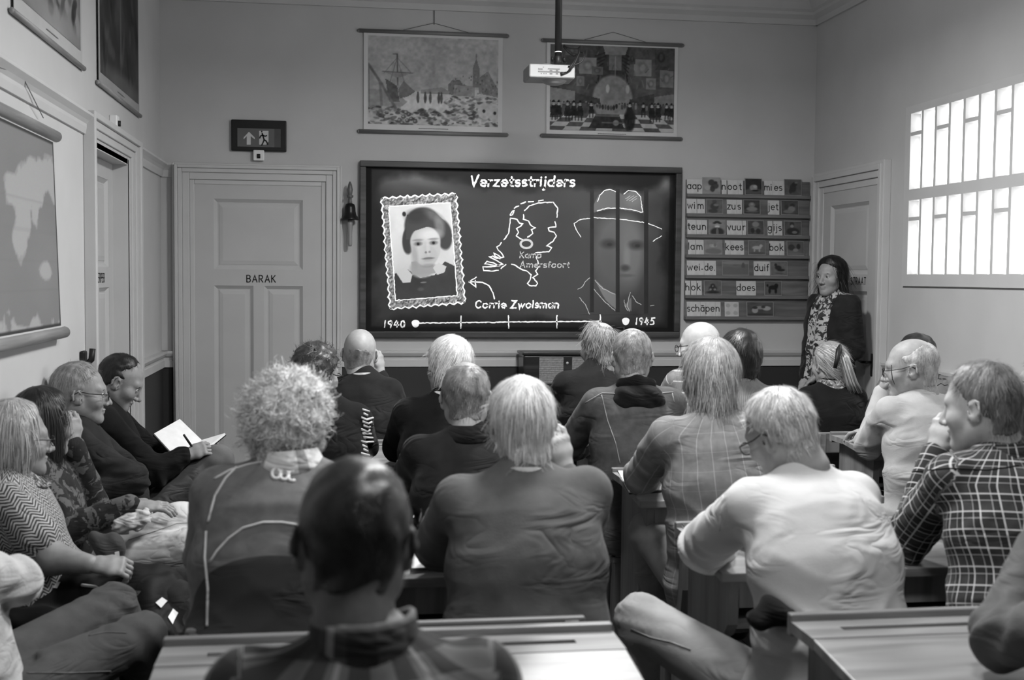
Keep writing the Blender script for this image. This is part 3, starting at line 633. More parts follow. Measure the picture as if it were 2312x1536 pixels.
for _ in range(260):
    x, y = RNG.uniform(0, 1), RNG.uniform(.8, 1.0)
    if .35 < x and y < .82: continue
    cv.ell(x, y, RNG.uniform(.008, .03), RNG.uniform(.008, .02), RNG.choice([58, 70, 84, 104, 124, 144]), .4, .85, RNG.uniform(-.7, .7))
for _ in range(120):
    x = RNG.uniform(.6, 1); y = RNG.uniform(.66, .86); cv.ell(x, y, RNG.uniform(.008, .03), RNG.uniform(.006, .018), RNG.choice([62, 82, 110, 146]), .4, .8, RNG.uniform(-.7, .7))
for cx, cy, r in ((.895, .82, .055), (.98, .84, .06)): cv.ell(cx, cy, r, r * 1.75, 150, .15); cv.ell(cx - .005, cy, .012, .02, 52, .3)
for x, y in ((.24, .95), (.27, .91), (.3, .95), (.31, .88), (.33, .93), (.26, .98), (.36, .96), (.29, .86)): cv.ell(x, y, .018, .024, 72, .3); cv.ell(x - .004, y - .006, .008, .01, 130, .6)
cv.noise((26, 36), 16, 43, 2); cv.a = cv.a * 1.28 + 6
a0, a1, a2, a3 = [W(*p_, D) for p_ in ((821, 72), (1134, 80), (821, 298), (1134, 304))]
poster('harbour_poster', MBK, (a0[0] + a2[0]) / 2, (a1[0] + a3[0]) / 2, (a0[2] + a1[2]) / 2, (a2[2] + a3[2]) / 2, cv, 'rolled school poster of a harbour with moored sailing ship and walled town', mg=.03, peak=.07)
p = W(980, 52, D); struct(MB().wbox(MBK, p[0] - .004, p[0] + .004, p[2] - .01, 3.36, 0, .005).obj('trim_12', M['string']))
# great hall hung with banners
cv = Canvas(190, 138, 74); cv.noise((4, 5), 22, 51, 5)
cv.poly([(.36, 0), (.64, 0), (.58, .5), (.42, .5)], 58)
for i in range(9):
    y = .05 + i * .045; cv.line([(.5 - .05 - .01 * i, y + .02), (.5 - .14 + .004 * i, y + .07)], .006, 38); cv.line([(.5 + .05 + .01 * i, y + .02), (.5 + .14 - .004 * i, y + .07)], .006, 38)
cv.poly([(.42, 0), (.62, 0), (.6, .1), (.44, .1)], 122); cv.poly([(.47, .1), (.57, .1), (.57, .28), (.47, .28)], 104); cv.line([(.52, .12), (.52, .5)], .003, 150)
for x0, y0, x1, y1, v in ((.23, .14, .37, .33, 128), (.67, .14, .81, .34, 126), (.21, .36, .27, .48, 118), (.77, .36, .85, .49, 120), (.88, .26, .99, .46, 112), (.33, .24, .42, .34, 96), (0, .1, .1, .3, 92), (.84, .02, .94, .2, 66), (.12, .02, .22, .12, 96), (.63, .08, .68, .2, 70)):
    cv.poly([(x0, y0), (x1, y0 + .005), (x1, y1), (x0, y1)], v); cv.ell((x0 + x1) / 2, (y0 + y1) / 2, (x1 - x0) * .3, (y1 - y0) * .34, v - 26, .4, .6); cv.ell((x0 + x1) / 2, (y0 + y1) / 2, (x1 - x0) * .15, (y1 - y0) * .2, v + 16, .6, .7)
for i in range(40):
    x, y = RNG.uniform(0, 1), RNG.uniform(0, .5); cv.line([(x, y), (x + RNG.uniform(-.03, .03), y + RNG.uniform(.03, .08))], .004, RNG.choice([50, 120, 140]), .5)
cv.ell(.5, .62, .16, .28, 132, .1, .9); cv.ell(.52, .62, .1, .2, 110, .5, .7); cv.ell(.46, .5, .015, .05, 170, .4); cv.ell(.62, .5, .015, .05, 160, .4)
cv.poly([(0, .5), (.2, .54), (.2, .68), (0, .7)], 124); cv.poly([(.84, .58), (1, .54), (1, .7), (.84, .68)], 112)
cv.poly([(.2, .56), (.4, .62), (.4, .68), (.2, .68)], 62); cv.poly([(.64, .62), (.84, .54), (.84, .68), (.64, .68)], 62)
for r in range(4):
    for c in range(14):
        y0, y1 = .80 + r * .05, .80 + (r + 1) * .05; s0, s1 = 1 + (y0 - .8) * 2.2, 1 + (y1 - .8) * 2.2
        X = lambda c_, s_: .5 + (c_ / 14 - .5) * 1.3 * s_
        cv.poly([(X(c, s0), y0), (X(c + 1, s0), y0), (X(c + 1, s1), y1), (X(c, s1), y1)], 158 if (r + c) % 2 else 74)
for i in range(46):
    x = i / 45; cv.ell(x, .705 + RNG.uniform(-.01, .02), .010, .03, RNG.choice([44, 70, 110]), .4); cv.ell(x, .672 + RNG.uniform(-.01, .01), .006, .01, RNG.choice([120, 50]), .4)
for x, s in ((.03, 1), (.07, .95), (.14, 1.02), (.19, 1), (.24, 1), (.33, .8), (.64, 1.15), (.75, .7), (.82, 1), (.87, .95), (.94, .8), (.98, .9)):
    yb = .66 + .2 * s; cv.poly([(x - .022 * s, .75), (x - .012, .70), (x + .012, .70), (x + .024 * s, .75), (x + .028 * s, yb - .03), (x - .026 * s, yb - .03)], 34)
    cv.line([(x - .01, yb - .04), (x - .012, yb + .02)], .006, 40); cv.line([(x + .012, yb - .04), (x + .014, yb + .02)], .006, 40); cv.ell(x, .685, .009, .014, 150, .4); cv.ell(x, .672, .017, .006, 28, .4); cv.ell(x, .66, .009, .012, 28, .4); cv.ell(x, .703, .014, .006, 170, .5)
cv.poly([(.36, .82), (.56, .82), (.6, .97), (.31, .97)], 46); cv.poly([(.36, .8), (.56, .8), (.56, .83), (.36, .83)], 84); cv.ell(.53, .9, .024, .034, 118, .3); cv.line([(.42, .9), (.6, .9)], .006, 100); cv.ell(.64, .86, .045, .14, 30, .3, .9)
cv.noise((26, 36), 14, 53, 2); cv.a = cv.a * 1.15 + 4
a0, a1, a2, a3 = [W(*p_, D) for p_ in ((1232, 94), (1527, 101), (1235, 308), (1530, 313))]
poster('hall_poster', MBK, (a0[0] + a2[0]) / 2, (a1[0] + a3[0]) / 2, (a0[2] + a1[2]) / 2, (a2[2] + a3[2]) / 2, cv, 'rolled school poster of a great hall with banners behind the projector', mg=.024, peak=.075)
# two posters high on the left wall
cv = Canvas(110, 90, 118); cv.noise((4, 5), 40, 61, 4)
for _ in range(90): cv.ell(RNG.uniform(.05, .95), RNG.uniform(.3, .9), RNG.uniform(.015, .05), RNG.uniform(.03, .09), RNG.choice([48, 62, 90, 150]), .5, .8, RNG.uniform(-.6, .6))
cv.ell(.5, .95, .6, .08, 150, .8, .7)
q0, q1 = WX(24, 48, XL)[1], WX(180, 163, XL)[1]
poster('battle_poster', MLF, q0, q1, 3.32, 2.49, cv, 'school poster of a crowded scene highest and leftmost on left wall', mg=.04, flipu=False, rodm=M['rodl'], margin_v=176, rr=.012)
cv = Canvas(110, 90, 62); cv.noise((4, 4), 26, 71, 4)
for _ in range(40): cv.ell(RNG.uniform(0, 1), RNG.uniform(.2, .9), RNG.uniform(.02, .06), RNG.uniform(.04, .14), RNG.choice([34, 48, 82]), .7, .7, RNG.uniform(-.4, .4))
cv.ell(.5, .6, .02, .3, 108, .8, .6); cv.ell(.55, .97, .4, .08, 112, .8, .6)
q0, q1 = WX(218, 207, XL)[1], WX(310, 273, XL)[1]
poster('forest_poster', MLF, q0, q1, 3.32, 2.48, cv, 'dark school poster high on left wall nearest the corner', mg=.035, rodm=M['rodl'], margin_v=150, rr=.012)
# world map
cv = Canvas(150, 96, 128); cv.noise((3, 3), 6, 81, 3)
land = np.zeros(cv.a.shape); nz = vnoise(96, 150, (9, 13), 83, 4)
for cx, cy, rx, ry in ((.72, .28, .12, .14), (.62, .3, .07, .09), (.8, .24, .1, .12), (.66, .5, .055, .14), (.71, .44, .05, .1), (.88, .2, .09, .09), (.79, .4, .035, .08), (.87, .7, .055, .05), (.2, .3, .12, .14), (.3, .22, .09, .1), (.27, .58, .055, .14), (.32, .66, .03, .1), (.45, .14, .05, .07), (.97, .2, .06, .1)):
    land = np.maximum(land, 1.25 - np.hypot((cv.X - cx) / rx, (cv.Y - cy) / ry) + (nz - .5) * 1.5)
land = np.maximum(land, (cv.Y - .93) * 12 + (nz - .5) * 3 - .2)
cv.mix(land * 8 - 1.2, 164); cv.mix((np.abs(land - .25) < .09).astype(float), 148, .6)
for gy in (.35, .5, .65, .8): cv.line([(0, gy), (1, gy)], .0015, 118, .5)
cv.mix((np.minimum(np.minimum(cv.X, 1 - cv.X) * 1.5, np.minimum(cv.Y, 1 - cv.Y)) < .012).astype(float), 62)
m1 = WX(135, 306, XL + .03)[1]; mb1 = WX(146, 757, XL + .05)
poster('world_map', MLF, m1 - 1.75, m1 - .02, WX(135, 308, XL + .03)[2], mb1[2] + .01, cv, 'grey wall map of the world on wooden rods at the left', mg=.03, rr=.024, over=.035, tilt=.03, rodm=M['rodl'], cap=False, margin_v=186)['category'] = 'map'
qs = WX(98, 278, XL + .02)
mc = [o for o in COL.objects if o.name == 'world_map'][0]
MB().tube([MLF(qs[1], qs[2] + .02, .02), MLF(WX(30, 205, XL)[1], 2.27, .03), MLF(qs[1] - 1.3, 2.2, .02)], .002, 5).obj('cord', M['string'], mc)
mc['group'] = ''; del mc['group']

# ------------------------------------------------------------------ reading board
r0, r1 = W(1543, 722, D), W(1826, 412, D)
RB = thing('reading_board', (r0[0], D, r0[2]), 'wooden reading board with seven ledges of letter and picture cards', 'board')
MB().wbox(MBK, r0[0], r1[0], r0[2], r1[2], .003, .018).obj('back_panel', M['shelfw'], RB)
LEDGE = [(441, 1826), (484, 1826), (531, 1826), (577, 1826), (624, 1826), (669, 1826), (716, 1826)]
def rc(x, y):      # crop 1485x1536 of 1512..1860 x 380..740
    p = W(1512 + x * 348 / 1485.0, 380 + y * 360 / 1536.0, D); return p[0], p[2]
LZ = []
for yl, yr in ((265, 285), (455, 470), (655, 668), (848, 858), (1048, 1052), (1240, 1243), (1440, 1445)):
    z = (rc(150, yl)[1] + rc(1330, yr)[1]) / 2; LZ.append(z)
    MB().wbox(MBK, r0[0], r1[0], z - .012, z + .012, .018, .05).obj('ledge', M['shelfw'], RB, bevel=.003)
ORD = ['top', 'second', 'third', 'fourth', 'fifth', 'sixth', 'bottom']
# (ledge, [cards: text x0 x1]) in crop pixels
WORDS = [(0, [('aap', 150, 298), ('n', 484, 530), ('oo', 540, 640), ('t', 642, 688), ('mi', 892, 972), ('es', 974, 1082)]),
 (1, [('wi', 150, 246), ('m', 250, 326), ('zu', 536, 630), ('s', 632, 682), ('jet', 930, 1040)]),
 (2, [('te', 160, 245), ('u', 247, 298), ('n', 300, 350), ('vuu', 540, 686), ('r', 690, 726), ('g', 932, 980), ('ijs', 988, 1072)]),
 (3, [('la', 170, 242), ('m', 246, 322), ('k', 526, 574), ('ees', 576, 708), ('bo', 952, 1048), ('k', 1050, 1096)]),
 (4, [('wei-', 162, 328), ('de.', 330, 442), ('duif', 806, 962)]),
 (5, [('h', 150, 198), ('o', 206, 256), ('k', 260, 308), ('does', 642, 830)]),
 (6, [('sch', 168, 298), ('\u0101', 300, 346), ('pe', 348, 442), ('n', 444, 494)])]
MATE = {(0, 'n'): 'beside oo', (2, 'n'): 'after u in the word teun', (2, 'g'): 'before ijs', (1, 'm'): 'after wi', (3, 'm'): 'after la', (3, 'k'): '', (5, 'k'): 'after o'}
FULLW = {0: 'noot', 2: 'teun', 5: 'hok'}
seen = {}
def card_xy(k, x0, x1, htop, lab, name, mat, lean=.012):
    u0, u1 = rc(x0, 500)[0], rc(x1, 500)[0]; z0 = LZ[k] + .0125; h_ = htop
    t = thing(name, ((u0 + u1) / 2, D - .03, z0), lab, 'card', 'cards on the reading board')
    na, nb_ = .034, .034 - lean
    o = MB().hexa([MBK(u0, z0, na - .003), MBK(u1, z0, na - .003), MBK(u1, z0, na), MBK(u0, z0, na), MBK(u0, z0 + h_, nb_ - .003), MBK(u1, z0 + h_, nb_ - .003), MBK(u1, z0 + h_, nb_), MBK(u0, z0 + h_, nb_)]).obj('card_sheet', mat, t)
    return t, u0, u1, z0, (lambda z: na + (nb_ - na) * (z - z0) / h_)
XH = .030
for k, cards in WORDS:
    for txt, x0, x1 in cards:
        key = txt.replace('\u0101', 'a with a bar')
        lab = 'white letter card %s on the %s ledge' % (key, ORD[k])
        if (k, txt) == (3, 'k'): lab = 'white letter card k on the fourth ledge, %s' % ('before ees' if x0 < 600 else 'after bo')
        t, u0, u1, z0, nf = card_xy(k, x0, x1, .102, lab, 'letter_card', M['card'])
        st, w0 = layout(txt, 1.0, .22 if len(txt) > 1 else .16)
        sx = min(XH, (u1 - u0 - .006) / max(w0, .3)); xh = XH
        um = (u0 + u1) / 2 - w0 * sx / 2
        vs, fs = ribbon([[(a_ * sx, c_ * xh) for a_, c_ in q] for q in st], .0064)
        zb = z0 + .034
        mobj('letters', [MBK(um + a_, zb + c_, nf(zb + c_) + .0008) for a_, c_ in vs], fs, M['ink'], t)
PICS = [(0, 300, 472, 'monkey with a toy'), (0, 706, 870, 'a single nut'), (0, 1082, 1250, 'a cat'), (1, 336, 500, 'a boy'), (1, 695, 858, 'a seated child'), (1, 1056, 1226, 'a kneeling girl'), (2, 364, 530, 'an old man in a hat'), (2, 736, 898, 'a fire'), (2, 1090, 1258, 'a sitting boy'),
        (3, 326, 500, 'a lamb'), (3, 748, 916, 'a white dog'), (3, 1120, 1288, 'a goat'), (4, 500, 760, 'a meadow'), (4, 966, 1132, 'a pigeon'), (5, 330, 500, 'a hutch'), (5, 912, 1080, 'a black poodle'), (6, 535, 668, 'four coins'), (6, 745, 1005, 'three sheep')]
PAINT = {
 'monkey with a toy': (150, [(.5, .3, .2, .2, 60), (.7, .5, .22, .2, 66), (.55, .7, .15, .2, 64), (.25, .65, .16, .14, 168), (.75, .3, .1, .1, 58)]),
 'a single nut': (54, [(.5, .85, .6, .22, 92), (.5, .58, .24, .2, 150), (.6, .5, .12, .1, 176), (.6, .76, .25, .05, 34)]),
 'a cat': (92, [(.5, .55, .2, .28, 54), (.6, .3, .16, .14, 50), (.35, .75, .1, .16, 58), (.7, .2, .1, .06, 120)]),
 'a boy': (108, [(.5, .15, .14, .12, 84), (.5, .5, .26, .26, 70), (.4, .85, .3, .14, 72), (.6, .4, .16, .1, 130)]),
 'a seated child': (70, [(.5, .35, .2, .2, 130), (.5, .65, .34, .16, 140), (.5, .85, .4, .06, 110), (.5, .3, .1, .08, 150)]),
 'a kneeling girl': (84, [(.65, .35, .14, .16, 60), (.6, .6, .22, .2, 136), (.4, .8, .3, .12, 124), (.3, .45, .12, .16, 66)]),
 'an old man in a hat': (140, [(.5, .2, .28, .08, 52), (.5, .14, .18, .1, 58), (.5, .38, .16, .16, 170), (.5, .48, .14, .1, 214), (.5, .85, .42, .32, 52), (.5, .85, .08, .3, 120)]),
 'a fire': (84, [(.5, .25, .22, .2, 142), (.5, .55, .3, .12, 112), (.3, .7, .12, .2, 52), (.65, .75, .14, .2, 54)]),
 'a sitting boy': (92, [(.45, .2, .14, .16, 60), (.45, .35, .1, .12, 150), (.5, .75, .4, .28, 50), (.6, .8, .16, .1, 130)]),
 'a lamb': (140, [(.5, .4, .22, .12, 176), (.35, .36, .08, .1, 160), (.5, .8, .5, .2, 118), (.6, .35, .08, .12, 122)]),
 'a white dog': (110, [(.5, .5, .28, .13, 178), (.75, .36, .1, .11, 182), (.35, .7, .05, .16, 170), (.65, .7, .05, .16, 170), (.5, .9, .5, .1, 90)]),
 'a goat': (104, [(.25, .45, .2, .22, 62), (.5, .65, .16, .12, 140), (.68, .38, .12, .2, 50), (.5, .9, .5, .08, 120)]),
 'a meadow': (112, [(.5, .12, .6, .12, 140), (.8, .4, .07, .3, 88), (.5, .75, .7, .3, 106)]),
 'a pigeon': (112, [(.45, .45, .2, .16, 46), (.62, .62, .24, .1, 44), (.3, .25, .09, .12, 48), (.5, .85, .3, .04, 82)]),
 'a hutch': (104, [(.5, .82, .42, .08, 44), (.5, .55, .25, .22, 60), (.5, .35, .14, .16, 52), (.36, .62, .07, .07, 150), (.62, .62, .07, .07, 150), (.5, .38, .05, .06, 150)]),
 'a black poodle': (96, [(.5, .45, .28, .16, 30), (.7, .3, .12, .15, 28), (.28, .7, .08, .2, 30), (.66, .7, .08, .2, 30), (.16, .3, .07, .1, 34)]),
 'four coins': (196, [(.22, .22, .17, .14, 168), (.78, .22, .17, .14, 166), (.22, .78, .17, .14, 168), (.78, .78, .17, .14, 170)]),
 'three sheep': (84, [(.3, .6, .12, .2, 168), (.5, .4, .2, .12, 150), (.75, .45, .16, .16, 176), (.3, .4, .1, .1, 54), (.62, .35, .08, .1, 60), (.5, .9, .5, .08, 64)]),
}
for k, x0, x1, what in PICS:
    hh = .100 if what == 'four coins' else (.118 if k == 0 else .105)
    t, u0, u1, z0, nf = card_xy(k, x0, x1, hh, ('white card with four printed circles on the bottom ledge' if what == 'four coins' else 'small picture card of %s on the %s ledge' % (what, ORD[k])), 'picture_card', M['paper'] if what == 'four coins' else plain('picture_card_edge', 142, .7, 6))
    bs, els = PAINT[what]; cv = Canvas(26 if x1 - x0 < 200 else 40, 26, bs); cv.noise((4, 4), 14, hash(what) % 1000 if False else sum(map(ord, what)), 3)
    for cx, cy, rx, ry, v in els: cv.ell(cx, cy, rx, ry, v, .35, .9)
    g_ = .004 if what != 'four coins' else .002
    print_obj('picture', cv, lambda u, v, u0=u0, u1=u1, z0=z0, nf=nf, hh=hh, g_=g_: MBK(u0 + g_ + (u1 - u0 - 2 * g_) * u, z0 + hh - g_ - (hh - 2 * g_) * v, nf(z0 + hh - g_ - (hh - 2 * g_) * v) + .0008), M['print'], t)

# ------------------------------------------------------------------ radio on its table
ra = W(1181, 795, D - .3); rb = W(1383, 912, D - .3)
rz0, rz1 = rb[2], ra[2]
rx0, rx1 = ra[0], rb[0]
rt = thing('radio_table', ((rx0 + rx1) / 2, D - .28, 0), 'small wooden table under the old radio at back wall', 'table')
MB().box(rx0 - .02, rx1 + .12, D - .42, D - .06, rz0 - .04, rz0).obj('table_top', M['desks'], rt, bevel=.004)
for x in (rx0 + .01, rx1 + .06):
    for y in (D - .4, D - .12): MB().box(x, x + .045, y, y + .045, 0, rz0 - .04).obj('leg', M['desks'], rt)
MB().box(rx0 + .02, rx1 + .08, D - .4, D - .38, rz0 - .13, rz0 - .04).obj('apron', M['desks'], rt)
ro = thing('radio', ((rx0 + rx1) / 2, D - .25, rz0), 'large old dark wooden radio cabinet with pale speaker cloth', 'radio')
MB().box(rx0, rx1, D - .32, D - .09, rz0 + .012, rz1 - .02).obj('cabinet', M['radio'], ro, bevel=.012)
MB().box(rx0 - .008, rx1 + .008, D - .332, D - .08, rz1 - .02, rz1).obj('cabinet_top', M['radio'], ro, bevel=.005)
for x in (rx0 + .03, rx1 - .07): MB().box(x, x + .04, D - .3, D - .12, rz0, rz0 + .012).obj('foot', M['black'], ro)
for a, c in ((1217, 1272), (1291, 1346)):
    s0, s1 = W(a, 866, D - .32), W(c, 807, D - .32)
    g = MB().box(s0[0], s1[0], D - .326, D - .318, s0[2], s1[2]).obj('speaker_cloth', M['grille'], ro)
    for i in range(14):
        z = s0[2] + (s1[2] - s0[2]) * (i + .5) / 14; MB().box(s0[0], s1[0], D - .328, D - .326, z - .001, z + .001).obj('cloth_rib', M['string'], g)
s0 = W(1281, 820, D - .32); MB().lathe((s0[0], D - .32, s0[2]), [(.006, -.004), (.009, .0), (.003, .006)], 12, (0, -1, 0)).obj('badge', M['card'], ro)
s0, s1 = W(1232, 893, D - .32), W(1330, 874, D - .32)
MB().box(s0[0], s1[0], D - .325, D - .318, s0[2], s1[2]).obj('tuning_dial', plain('dial_glass', 60, .2, 20, 60), ro)
for f_x in (.15, .5, .85):
    MB().box(s0[0] + (s1[0] - s0[0]) * (f_x - .1), s0[0] + (s1[0] - s0[0]) * (f_x + .1), D - .3262, D - .325, s0[2] + .02, s0[2] + .023).obj('dial_line', M['card'], ro)
for px_ in (1225, 1338):
    s = W(px_, 900, D - .32); MB().lathe((s[0], D - .32, s[2]), [(.018, 0), (.018, .014), (.014, .018)], 16, (0, -1, 0)).obj('knob', M['black'], ro, True)

# ------------------------------------------------------------------ ceiling projector
PD = 6.4
q0, q1 = W(1195, 186, PD), W(1299, 145, PD)
prj = thing('projector', (W(1252, 165, PD)[0], PD, q0[2]), 'white data projector hanging from the ceiling on a black pole', 'projector')
pw = (q0[0] + q1[0]) / 2
def taper(x0, x1, z0, z1, y0, y1, dx, dz): return [(x0, y0, z0), (x1, y0, z0), (x1 + dx, y1, z0 + dz), (x0 - dx, y1, z0 + dz), (x0, y0, z1), (x1, y0, z1), (x1 + dx, y1, z1), (x0 - dx, y1, z1)]
zb_, zt_ = W(1250, 176, PD)[2], W(1250, 145, PD)[2]
MB().hexa(taper(q0[0], q1[0], zb_, zt_, PD, PD + .2, .004, .0)).obj('body', plain('projector_shell', 150, .45, 3), prj, bevel=.009)
MB().box(q0[0] + .005, q1[0] - .005, PD - .0015, PD + .001, zb_ + .006, zt_ - .006).obj('port_panel', plain('port_panel', 146, .5, 3), prj, bevel=.001)
def pp(px, py): p_ = W(px, py, PD - .002); return p_[0], p_[2]
for (xa, xb, ya, yb_) in ((1215, 1225, 154, 157), (1237, 1264, 155, 156.2), (1215, 1264, 161.5, 162.6), (1265, 1273, 162, 163), (1241, 1247, 158, 161), (1255, 1260, 158, 161), (1241, 1247, 165, 168), (1255, 1260, 165, 168), (1221, 1223, 165, 167), (1227, 1229, 165, 167), (1232, 1234, 165, 167), (1226, 1228, 151, 152.5)):
    a_, c_ = pp(xa, yb_), pp(xb, ya); MB().box(a_[0], c_[0], PD - .004, PD - .001, a_[1], c_[1]).obj('port', M['dark'], prj)
lx = W(1258, 186, PD)[0]
MB().lathe((lx, PD + .1, zb_ + .012), [(.075, 0), (.07, -.012), (.055, -.026), (.03, -.034), (.005, -.036)], 20).obj('lens_dome', plain('dome_shell', 150, .4, 3), prj, True)
MB().lathe((W(1240, 140, PD)[0], PD + .08, zt_), [(.045, -.002), (.04, .008), (.02, .014), (.004, .015)], 18).obj('top_dome', plain('grey_plastic', 120, .4, 4), prj, True)
plx = W(1265, 100, PD)[0]
MB().tube([(plx, PD + .06, W(1265, 128, PD)[2]), (plx, PD + .06, ZC)], .019, 14).obj('ceiling_pole', M['black'], prj, True)
MB().lathe((plx, PD + .06, W(1265, 128, PD)[2]), [(.012, -.036), (.021, -.03), (.021, .012), (.019, .014)], 14).obj('joint', M['black'], prj, True)
MB().lathe((plx, PD + .06, W(1265, 113, PD)[2]), [(.0195, -.003), (.0195, .003)], 14).obj('collar_ring', M['white'], prj)
for s in (-1, 1): MB().lathe((plx + s * .018, PD + .06, W(1265, 129, PD)[2]), [(.006, 0), (.006, .008), (.014, .010), (.014, .02)], 10, (s, 0, 0)).obj('clamp_knob', M['black'], prj, True)
MB().hexa([(plx - .03, PD + .02, zt_), (plx + .03, PD + .02, zt_), (plx + .03, PD + .1, zt_), (plx - .03, PD + .1, zt_), (plx - .012, PD + .045, zt_ + .022), (plx + .012, PD + .045, zt_ + .022), (plx + .012, PD + .075, zt_ + .022), (plx - .012, PD + .075, zt_ + .022)]).obj('mount_foot', M['black'], prj)
def cab(pts, r=.0042): MB().tube([W(a, c, PD + e) for a, c, e in pts], r, 6).obj('cable', M['black'], prj, True)
cab([(1273, 101, .06), (1281, 110, .05), (1292, 119, .03), (1304, 123, .02), (1309, 117, .0), (1317, 118, -.02), (1319, 128, -.03), (1315, 138, -.03), (1306, 144, -.03), (1292, 148, -.02), (1283, 150, -.012)])
cab([(1273, 105, .06), (1282, 117, .05), (1296, 127, .03), (1303, 124, .0), (1296, 140, -.02), (1290, 148, -.03), (1284, 160, -.02), (1279, 164, -.008)], .005)
cab([(1272, 104, .06), (1288, 109, .04), (1304, 110, .02), (1311, 104, .0), (1308, 120, -.01), (1298, 142, -.02), (1289, 156, -.02), (1285, 161, -.008)])
MB().tube([W(1279, 164, PD - .008), W(1266, 167, PD - .012)], [.006, .009], 8).obj('plug', M['black'], prj, True)
# beam of the projector: a lamp whose light is cut to the board's rectangle
sp = bpy.data.lights.new('projector_beam', 'SPOT'); so = bpy.data.objects.new('projector_beam', sp); COL.objects.link(so)
src = np.array([lx, PD + .215, zb_ + .02]); tgt = np.array([(iu0 + iu1) / 2, D, (iz0 + iz1) / 2])
so.rotation_euler = (math.pi / 2, 0, 0); so.parent = prj; so.location = Vector(src) - prj.location      # looks straight at the wall, lens shifted
sp.energy = PROJECTOR_W; sp.spot_size = math.radians(150); sp.spot_blend = .1; sp.shadow_soft_size = .006
sp.use_nodes = True; t_ = sp.node_tree; em = t_.nodes['Emission']; tc_ = t_.nodes.new('ShaderNodeTexCoord'); sx_ = t_.nodes.new('ShaderNodeSeparateXYZ'); t_.links.new(tc_.outputs['Normal'], sx_.inputs[0])
def lm(op, a_, c_=None):
    nd = t_.nodes.new('ShaderNodeMath'); nd.operation = op
    for i_, q_ in enumerate((a_, c_)):
        if q_ is None: continue
        if isinstance(q_, (int, float)): nd.inputs[i_].default_value = q_
        else: t_.links.new(q_, nd.inputs[i_])
    return nd.outputs[0]
dist_ = D - src[1]; zz_ = lm('ABSOLUTE', sx_.outputs[2])
def win_(comp, c0, c1):     # 1 inside the picture, 0 outside
    q_ = lm('DIVIDE', comp, zz_); return lm('LESS_THAN', lm('ABSOLUTE', lm('SUBTRACT', q_, float((c0 + c1) / 2 / dist_))), float((c1 - c0) / 2 / dist_))
mk_ = lm('MULTIPLY', win_(sx_.outputs[0], iu0 + .03 - src[0], iu1 - .03 - src[0]), win_(sx_.outputs[1], iz0 + .02 - src[2], iz1 - .02 - src[2]))
t_.links.new(mk_, em.inputs['Strength'])

# ------------------------------------------------------------------ hanging lamps above the audience (out of frame)
LABL = ['hanging school lamp with enamel shade closest to the camera', 'hanging school lamp with enamel shade in the middle of the room', 'hanging school lamp with enamel shade farthest towards the blackboard']
for (x, y, z, wts, gl_), lb in zip(LAMPS, LABL):
    t = thing('pendant_lamp', (x, y, z), lb, 'lamp', 'hanging school lamps')
    MB().lathe((x, y, z), [(.13 * math.sin(math.pi * i / 14) + .0005, -.13 * math.cos(math.pi * i / 14)) for i in range(14)] + [(.04, .125)], 24).obj('globe', glow('lit_opal_glass', gl_), t, True)
    MB().lathe((x, y, z), [(.27, .06), (.275, .066), (.2, .115), (.08, .15), (.05, .2), (.012, .22)], 24).obj('shade', M['trim'], t, True)
    MB().tube([(x, y, z + .22), (x, y, ZC)], .008, 6).obj('lamp_rod', M['dark'], t)
    MB().lathe((x, y, ZC - .03), [(.055, .03), (.05, .012), (.015, 0)], 20).obj('ceiling_rose', M['dark'], t, True)
    a = bpy.data.lights.new('lamp_light', 'AREA'); a.shape = 'DISK'; a.size = .4; a.energy = wts; ao = bpy.data.objects.new('lamp_light', a); COL.objects.link(ao); ao.parent = t; ao.location = (0, 0, -.14)
